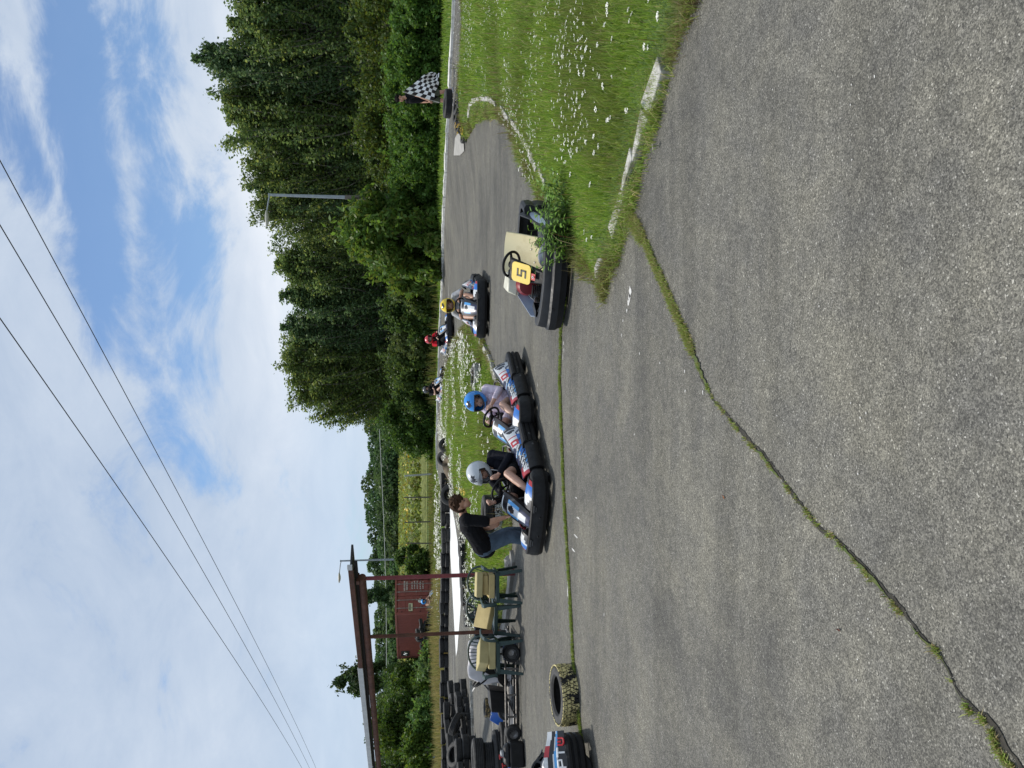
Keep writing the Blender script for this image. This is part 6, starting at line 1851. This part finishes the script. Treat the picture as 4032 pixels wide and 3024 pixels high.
# ================================================================== TREES AND BUSHES
TLEAF = leafmat('tree_leaves', .42, .5)
BARK = M('grey_bark', (.14, .12, .10), .9, (.24, .22, .19), 9, bump=.6, bscale=20)
LG = 1.0
def leaf_quads(c, size, rng, flat=.0, up=.35, aspect=1.5):
    """diamond leaves at points c: two triangles each folded along the midrib"""
    n = len(c); d = rng.normal(0, 1, (n, 3)); d[:, 2] -= .25; d /= np.linalg.norm(d, axis=1)[:, None]
    nr = rng.normal(0, 1, (n, 3)); nr[:, 2] = np.abs(nr[:, 2]) + up
    s = np.cross(d, nr); s /= (np.linalg.norm(s, axis=1)[:, None] + 1e-9); nr = np.cross(s, d)
    sz = np.asarray(size).reshape(-1, 1) * rng.uniform(.65, 1.25, (n, 1))
    V = np.empty((n, 4, 3)); V[:, 0] = c - d * sz * .5 * aspect; V[:, 1] = c + s * sz * .5 + nr * sz * .10; V[:, 2] = c + d * sz * .5 * aspect; V[:, 3] = c - s * sz * .5 + nr * sz * .10
    return V.reshape(-1, 3), np.arange(n * 4).reshape(n, 4)
def leafcol(n, rng, base, var=.28, alt=None, pa=.2):
    c = np.array([base]) * LG * np.array([(.78, .87, .98)]) * rng.uniform(1 - var, 1 + var, (n, 1))
    if alt is not None:
        k = rng.uniform(0, 1, n) < pa; c[k] = np.array([alt]) * rng.uniform(.8, 1.2, (k.sum(), 1))
    return c
def poplar_meshes(seed, nleaf=24000, base=(.075, .115, .036), tap=.9, t0=.22):
    """unit height poplar: (trunk mesh, crown mesh); limbs climb steeply and end in leafy tips"""
    rr = random.Random(seed); rng = np.random.default_rng(seed)
    mb = MB(); tp = [(0, 0, -.02), (.004, .0, .2), (-.006, .004, .5), (.004, -.003, .75), (0, 0, .96)]
    mb.tube(tp, [.017, .014, .010, .006, .002], 8)
    pts = []; w = []
    NB = 135
    for b in range(NB):
        z0 = .06 + .80 * (b / NB) ** .9; az = b * 2.39996 + rr.uniform(-.4, .4)
        env = .150 * math.sin(min(1, (z0 - .02) / .25) * PI / 2) * (1 - sstep(t0, .98, z0) * tap) * rr.uniform(.62, 1.28)
        L = env * rr.uniform(1.0, 1.15); rise = L * rr.uniform(.9, 2.3) + .02
        a = Vector((0, 0, z0)); e = Vector((L * math.cos(az), L * math.sin(az), min(1.01, z0 + rise)))
        m_ = a.lerp(e, .5) + Vector((math.cos(az), math.sin(az), -.6)) * L * .14
        mb.tube([a, m_, e], [.0040, .0026, .0009], 5)
        nl = int(nleaf / NB)
        for q in range(nl):
            t = rr.random() ** .62 * .80 + .24; p = (a.lerp(m_, t * 2) if t < .5 else m_.lerp(e, (t - .5) * 2))
            sp = .020 * (1.25 - .70 * t); pts.append((p.x + rr.gauss(0, sp), p.y + rr.gauss(0, sp), p.z + rr.gauss(0, sp * 1.25)))
    for q in range(int(nleaf * .05)):
        z = rr.uniform(.80, 1.0); sp = .012 + .03 * (1 - z); pts.append((rr.gauss(0, sp), rr.gauss(0, sp), z))
    c = np.array(pts); V, F = leaf_quads(c, np.full(len(c), .0108), rng)
    tone = rng.uniform(.85, 1.15)
    cols = leafcol(len(c), rng, base, .30, (base[0] * 1.7, base[1] * 1.5, base[2] * 1.5), .16)
    return mb, V, F, cols
def tree_thing(name, label, cat, group, mb, V, F, cols, bark=None):
    root = thing(name, label, cat, group=group)
    mb.build('trunk', bark or BARK, root)
    npmesh('crown', V, F, TLEAF, root, cols=cols)
    return root
TG = 'tall dark poplars behind the track'
pv_ = [tree_thing('poplar_tree', 'x', 'tree', TG, *poplar_meshes(s, base=bs, tap=tp, t0=t0)) for s, bs, tp, t0 in ((21, (.135, .200, .076), .90, .22), (22, (.170, .230, .070), .72, .40), (23, (.120, .180, .070), .84, .30), (24, (.165, .215, .060), .66, .48))]
# (peak px x, y, distance, relative width)
POP = [(830, -70, 40, 1.2), (905, 90, 41, 1.0), (768, 232, 43, .95), (884, 372, 45, 1.0), (902, 462, 45.5, 1.0), (960, 560, 47, 1.05), (985, 650, 48, 1.0), (984, 735, 49, 1.0), (1015, 808, 50, .9), (1200, 925, 52, .9), (1088, 1040, 54, 1.05), (1108, 1165, 55, 1.1), (1110, 1290, 56, 1.2), (1118, 1400, 57, 1.3), (1160, 1500, 59, 1.35), (1300, 1570, 60, 1.0),
       (1075, 30, 47, 1.1), (1120, 150, 49, 1.2), (1120, 300, 51, 1.25), (1115, 420, 53, 1.2), (1140, 520, 54, 1.2), (1140, 690, 55, 1.2), (1230, 850, 57, 1.1), (1275, 985, 59, 1.2), (1280, 1110, 61, 1.2), (1310, 1240, 62, 1.2), (1310, 1350, 63, 1.3), (1320, 1450, 64, 1.3), (1420, 1530, 66, 1.0)]
ORD = 'first second third fourth fifth sixth seventh eighth ninth tenth eleventh twelfth thirteenth fourteenth fifteenth sixteenth'.split()
rr = random.Random(31)
for i, (x, y, Y, wf) in enumerate(POP):
    p = P(x, y, Y); z0 = T(p.x, Y); H = p.z - z0
    o = pv_[i] if i < 4 else copytree(pv_[rr.randrange(4)])
    o.location = (p.x, Y, z0 - .05); s = H / .985; wx = wf * (rr.uniform(.9, 1.3)) * (11.5 / H) ** .25
    o.scale = (s * wx, s * wx, s); o.rotation_euler = (0, 0, rr.uniform(0, 6.28))
    o['label'] = f'{ORD[i]} tall dark poplar from the right in the front row' if i < 16 else f'{ORD[i - 16]} poplar from the right in the hidden back row'

def bush_mesh(seed, rx, ry, h, n, leaf, base, alt=None, pa=.2, stems=7, hollow=.55, lumps=26, aspect=1.6, low=.05):
    rr = random.Random(seed); rng = np.random.default_rng(seed); mb = MB(); pts = []
    for k in range(stems):
        a = rr.uniform(0, 6.28); e = Vector((rx * .6 * math.cos(a) * rr.random(), ry * .6 * math.sin(a) * rr.random(), h * rr.uniform(.5, .85)))
        mb.tube([(e.x * .15, e.y * .15, -.1), (e.x * .5, e.y * .5, e.z * .5), tuple(e)], [.045, .03, .012], 6)
    L = []
    for k in range(lumps):
        a = rr.uniform(0, 6.28); q = math.sqrt(rr.random()); zt = rr.uniform(low, 1.0); w_ = math.sqrt(max(.02, 1 - (max(0, zt - .35) / .68) ** 2))
        L.append((rx * q * w_ * math.cos(a), ry * q * w_ * math.sin(a), h * zt * .93, rr.uniform(.16, .34) * min(rx, h)))
    per = n // lumps
    for lx, ly, lz, lr in L:
        d = rng.normal(0, 1, (per, 3)); d /= np.linalg.norm(d, axis=1)[:, None]; r = lr * rng.uniform(hollow, 1.12, (per, 1))
        pts.append(np.array([(lx, ly, lz)]) + d * r * np.array([(1, 1, .85)]))
        for q in range(2):                                                     # sprays that stick out
            dv = rng.normal(0, 1, 3); dv[2] = abs(dv[2]) + .3; dv /= np.linalg.norm(dv); t = rng.uniform(.8, 1.9, (per // 9, 1)); pts.append(np.array([(lx, ly, lz)]) + dv * lr * t + rng.normal(0, leaf * .9, (per // 9, 3)))
    c = np.concatenate(pts); c = c[c[:, 2] > .02]
    V, F = leaf_quads(c, np.full(len(c), leaf), rng, aspect=aspect)
    return mb, V, F, leafcol(len(c), rng, base, .30, alt, pa)
def bush(label, px, Y, width_px, top, seed, n, leaf, base, alt=None, pa=.2, name='bush', cat='bush', group=None, depth=1.0, **kw):
    """px: base pixel row position y; top: pixel x of the crown top"""
    q = P(1700, px, Y); z0 = T(q.x, Y); h = P(top, px, Y).z - z0; rx = width_px * Y / FPX / 2
    root = tree_thing(name, label, cat, group, *bush_mesh(seed, rx, rx * depth, h, n, leaf, base, alt, pa, **kw))
    root.location = (q.x, Y, z0 - .03)
    return root
LG = 1.9
DG, MG, BG, OL = (.034, .062, .014), (.056, .098, .018), (.100, .165, .024), (.085, .105, .030)
HG = 'ivy covered bushes of the right hand hedge'
for i, (y, Y, w_, top, sd) in enumerate(((-60, 30.5, 300, 1545, 1), (120, 31.5, 280, 1562, 2), (255, 32.2, 260, 1538, 3), (390, 33.0, 270, 1560, 4), (520, 34.2, 270, 1548, 5), (640, 35.5, 260, 1556, 6), (745, 36.6, 240, 1545, 7))):
    bush(f'{ORD[i]} ivy covered bush from the right in the hedge', y, Y, w_, top, sd, 15000, .095, (.062, .112, .022), (.105, .175, .035), .32, group=HG, depth=.8, lumps=40)
for i, (y, Y, w_, top, sd) in enumerate(((40, 35, 420, 1400, 11), (300, 36.5, 420, 1430, 12), (560, 38.5, 400, 1420, 13))):
    bush(('olive green shrub at the far right behind the ivy hedge', 'olive green shrub behind the hedge above the man with the flag', 'olive green shrub behind the hedge left of the flag')[i], y, Y, w_, top, sd, 14000, .11, (.060, .085, .018), (.085, .105, .02), .3, depth=.7, lumps=36)
bush('big bright leafed walnut bush in front of the tall lamp', 915, 37.0, 365, 1378, 21, 11000, .15, (.074, .118, .022), (.145, .185, .04), .26, name='walnut_bush', depth=.8, lumps=44, aspect=2.3, hollow=.7)
bush('low bright walnut bush left of the tall lamp', 1035, 38.5, 250, 1485, 22, 6000, .15, (.078, .122, .022), (.145, .185, .04), .26, name='walnut_bush', depth=.8, lumps=26, aspect=2.3, hollow=.7)
for i, (y, Y, w_, top, sd, c, lb) in enumerate(((1130, 46, 200, 1555, 31, (.070, .095, .026), 'olive shrub to the right of the first pale fence post'), (1220, 47.5, 210, 1520, 32, (.050, .080, .020), 'dark green shrub between the first two pale fence posts'), (1310, 49, 190, 1560, 33, (.075, .095, .03), 'olive shrub behind the second pale fence post'),
                                                  (1420, 50.5, 220, 1530, 34, (.060, .088, .022), 'shrub behind the driver in red'), (1520, 51.5, 210, 1545, 35, (.058, .090, .024), 'shrub behind the driver in black'), (1640, 52.5, 270, 1515, 36, (.048, .084, .018), 'round dark green bush at the right end of the bright field'), (1735, 53.5, 130, 1580, 37, (.06, .10, .02), 'small bush at the edge of the bright field'))):
    bush(lb, y, Y, w_, top, sd, 9000, .13, c, (c[0] * 1.5, c[1] * 1.5, c[2] * 1.4), .3, depth=.8, lumps=32)
# left side
for i, (y, Y, w_, top, sd, c, n, lb) in enumerate(((2990, 43, 300, 1470, 41, (.050, .080, .014), 12000, 'dark bush at the left edge above the white helmet'), (2870, 45, 260, 1478, 42, (.042, .070, .014), 12000, 'dark bush second from the left edge'), (2760, 50, 220, 1540, 43, (.058, .095, .018), 9000, 'mid green bush left of the red container'), (2720, 60, 230, 1500, 51, (.045, .075, .016), 10000, 'dark bush hiding the field behind the end of the container'), (2712, 54, 170, 1520, 44, (.040, .068, .014), 9000, 'dark bush close to the left end of the red container'),
                                                   (2830, 41.5, 200, 1640, 45, (.07, .12, .03), 6000, 'low bright bush in the straw grass on the left'), (2620, 45.0, 120, 1665, 46, (.085, .13, .04), 7000, 'grey green bush before the left end of the container'), (2560, 45.2, 70, 1668, 47, (.085, .14, .035), 3500, 'small green weed clump by the tyres at the container'), (2235, 55, 130, 1612, 48, (.045, .075, .016), 7000, 'dark round bush right of the red container'), (2190, 57, 90, 1555, 49, (.055, .09, .02), 5000, 'small leafy tree at the foot of the left lamp'), (2960, 40.5, 170, 1590, 50, (.07, .11, .02), 6000, 'fern like bush beside the white helmet'))):
    bush(lb, y, Y, w_, top, sd, n, .13, c, (c[0] * 1.6, c[1] * 1.5, c[2] * 1.5), .28, depth=.8, lumps=32, name='bush')
bush('loose crowned tree rising above the canopy frame', 2655, 62, 150, 1312, 61, 7000, .20, (.035, .055, .018), (.06, .08, .03), .2, name='tall_tree', cat='tree', lumps=26, low=.55, hollow=.3)
bush('small round tree top behind the canopy posts', 2340, 120, 90, 1432, 62, 4000, .28, (.04, .065, .025), None, .2, name='small_tree', cat='tree', lumps=16, low=.5, hollow=.3)

# ------------------------------------------------------------------ far woodland and the flowering field
def far_wood():
    VV = []; FF = []; CC = []; o = 0; rng = np.random.default_rng(77); rr = random.Random(77)
    tops = [(1560, 1480), (1640, 1450), (1700, 1445), (1780, 1450), (1850, 1432), (1920, 1436), (2000, 1450), (2080, 1455), (2160, 1462), (2250, 1458), (2330, 1466), (2420, 1470), (2500, 1472), (2590, 1466), (2680, 1474), (2780, 1470), (2880, 1480), (2980, 1476), (3080, 1480)]
    for row, (Y0, dz) in enumerate(((205, 0), (188, 38), (172, 66))):
        for k in range(46):
            y = 1540 + k * 37 + rr.uniform(-14, 14)
            top = np.interp(y, [t[0] if False else t[0] for t in tops], [t[1] for t in tops]) if False else np.interp(y, [t[0] for t in tops], [t[1] for t in tops])
            top += dz + rr.uniform(-13, 20); Y = Y0 + rr.uniform(-6, 6); q = P(top, y, Y); z0 = T(q.x, Y); h = q.z - z0; r = rr.uniform(2.6, 4.2)
            n = 950; a = rng.uniform(0, 6.28, n); zt = rng.uniform(.0, 1, n); w_ = np.sqrt(np.clip(1 - (np.clip(zt - .45, 0, 1) / .58) ** 2, .02, 1))
            rad = r * w_ * rng.uniform(.6, 1.08, n) * (1 + .22 * np.sin(a * 3 + zt * 9 + k))
            c = np.column_stack([q.x + rad * np.cos(a), Y + rad * np.sin(a), z0 + h * zt])
            V, F = leaf_quads(c, np.full(n, .62), rng, aspect=1.2); VV.append(V); FF.append(F + o); o += len(V)
            tone = rr.uniform(.75, 1.3); hue = rr.random()
            b = (.042 + .02 * hue, .072 + .010 * hue, .026) ; CC.append(leafcol(n, rng, tuple(t * tone for t in b), .25))
    return tag(npmesh('woodland', np.concatenate(VV), np.concatenate(FF), TLEAF, cols=np.concatenate(CC)), kind='stuff')
far_wood()
def field():
    rng = np.random.default_rng(5); n = 46000
    Y = 76 + 92 * rng.uniform(0, 1, n) ** 1.2; X = rng.uniform(-.62, .02, n) * Y
    Y = np.round(Y / .9) * .9 + rng.normal(0, .16, n)
    z = np.array([T(a, b) for a, b in zip(X, Y)]) + rng.uniform(.5, 1.65, n)
    c = np.column_stack([X, Y, z]); V, F = leaf_quads(c, np.full(n, .40), rng, up=1.2, aspect=1.1)
    cols = leafcol(n, rng, (.135, .155, .040), .30, (.17, .17, .04), .3)
    tag(npmesh('sunflower_field', V, F, TLEAF, cols=cols), kind='stuff')
    n = 1500; Y = 76 + 40 * rng.uniform(0, 1, n) ** 2.2; X = rng.uniform(-.40, -.08, n) * Y; k = patchy(X, Y, .35, 2) > .48; X, Y = X[k], Y[k]; n = len(X)
    z = np.array([T(a, b) for a, b in zip(X, Y)]) + rng.uniform(1.2, 1.8, n)
    V, F = leaf_quads(np.column_stack([X, Y, z]), np.full(n, .26), rng, aspect=1.0)
    tag(npmesh('sunflower_heads', V, F, YELP), kind='stuff')
field()
# field soil and stubble under the plants read yellow green: a sheet on the slope
FG = M('field_green', (.16, .20, .045), .9, (.22, .24, .06), .8)
sheet('field', [(-110, 74), (4, 74), (4, 170), (-110, 170)], .02, FG, 6.0, kind='structure')

# ------------------------------------------------------------------ the weed in front of the empty kart
def weed(label, px, n, h, seed, spread):
    root = thing('weed_plant', label, 'weed', group=None); p = G(*px); root.location = (p.x, p.y, p.z + .02)
    rr = random.Random(seed); mb = MB(); V = []; F = []; C = []
    for k in range(n):
        a = rr.uniform(0, 6.28); q = spread * math.sqrt(rr.random()); b = Vector((q * math.cos(a) * .8, q * math.sin(a) * .5, 0)); hh = h * rr.uniform(.55, 1.05)
        e = b + Vector((rr.gauss(0, .10) + b.x * .5, rr.gauss(0, .08), hh)); m_ = b.lerp(e, .5) + Vector((rr.gauss(0, .02), rr.gauss(0, .02), .02))
        mb.tube([b, m_, e], [.0045, .0035, .002], 5)
        nl = 11
        for j in range(nl):
            t = .22 + .78 * j / (nl - 1); o_ = b.lerp(m_, t * 2) if t < .5 else m_.lerp(e, (t - .5) * 2)
            az = j * 2.4 + k; L = rr.uniform(.085, .145) * (1.1 - .35 * t); w_ = L * .17
            d = Vector((math.cos(az), math.sin(az), rr.uniform(.15, .75))).normalized(); s = d.cross(Vector((0, 0, 1))).normalized() * w_; dn = Vector((0, 0, -L * .28))
            o0 = len(V); V += [o_, o_ + d * L * .35 + s, o_ + d * L * .35 - s, o_ + d * L * .72 + s * .8 + dn * .35, o_ + d * L * .72 - s * .8 + dn * .35, o_ + d * L + dn]
            g = rr.uniform(.75, 1.3); col = (.15 * g, .27 * g, .045 * g)
            F += [(o0, o0 + 1, o0 + 2), (o0 + 1, o0 + 3, o0 + 2), (o0 + 2, o0 + 3, o0 + 4), (o0 + 3, o0 + 5, o0 + 4)]; C += [col] * 4
    mb.build('stem', STEMM, root); npmesh('foliage', [tuple(v) for v in V], F, LEAF, root, cols=C)
    return root
weed('tall leafy green weed growing in front of the empty kart', (2272, 900), 30, .44, 3, .32)
weed('lower leafy weed to the right of the tall one by the kart', (2262, 815), 20, .36, 4, .34)
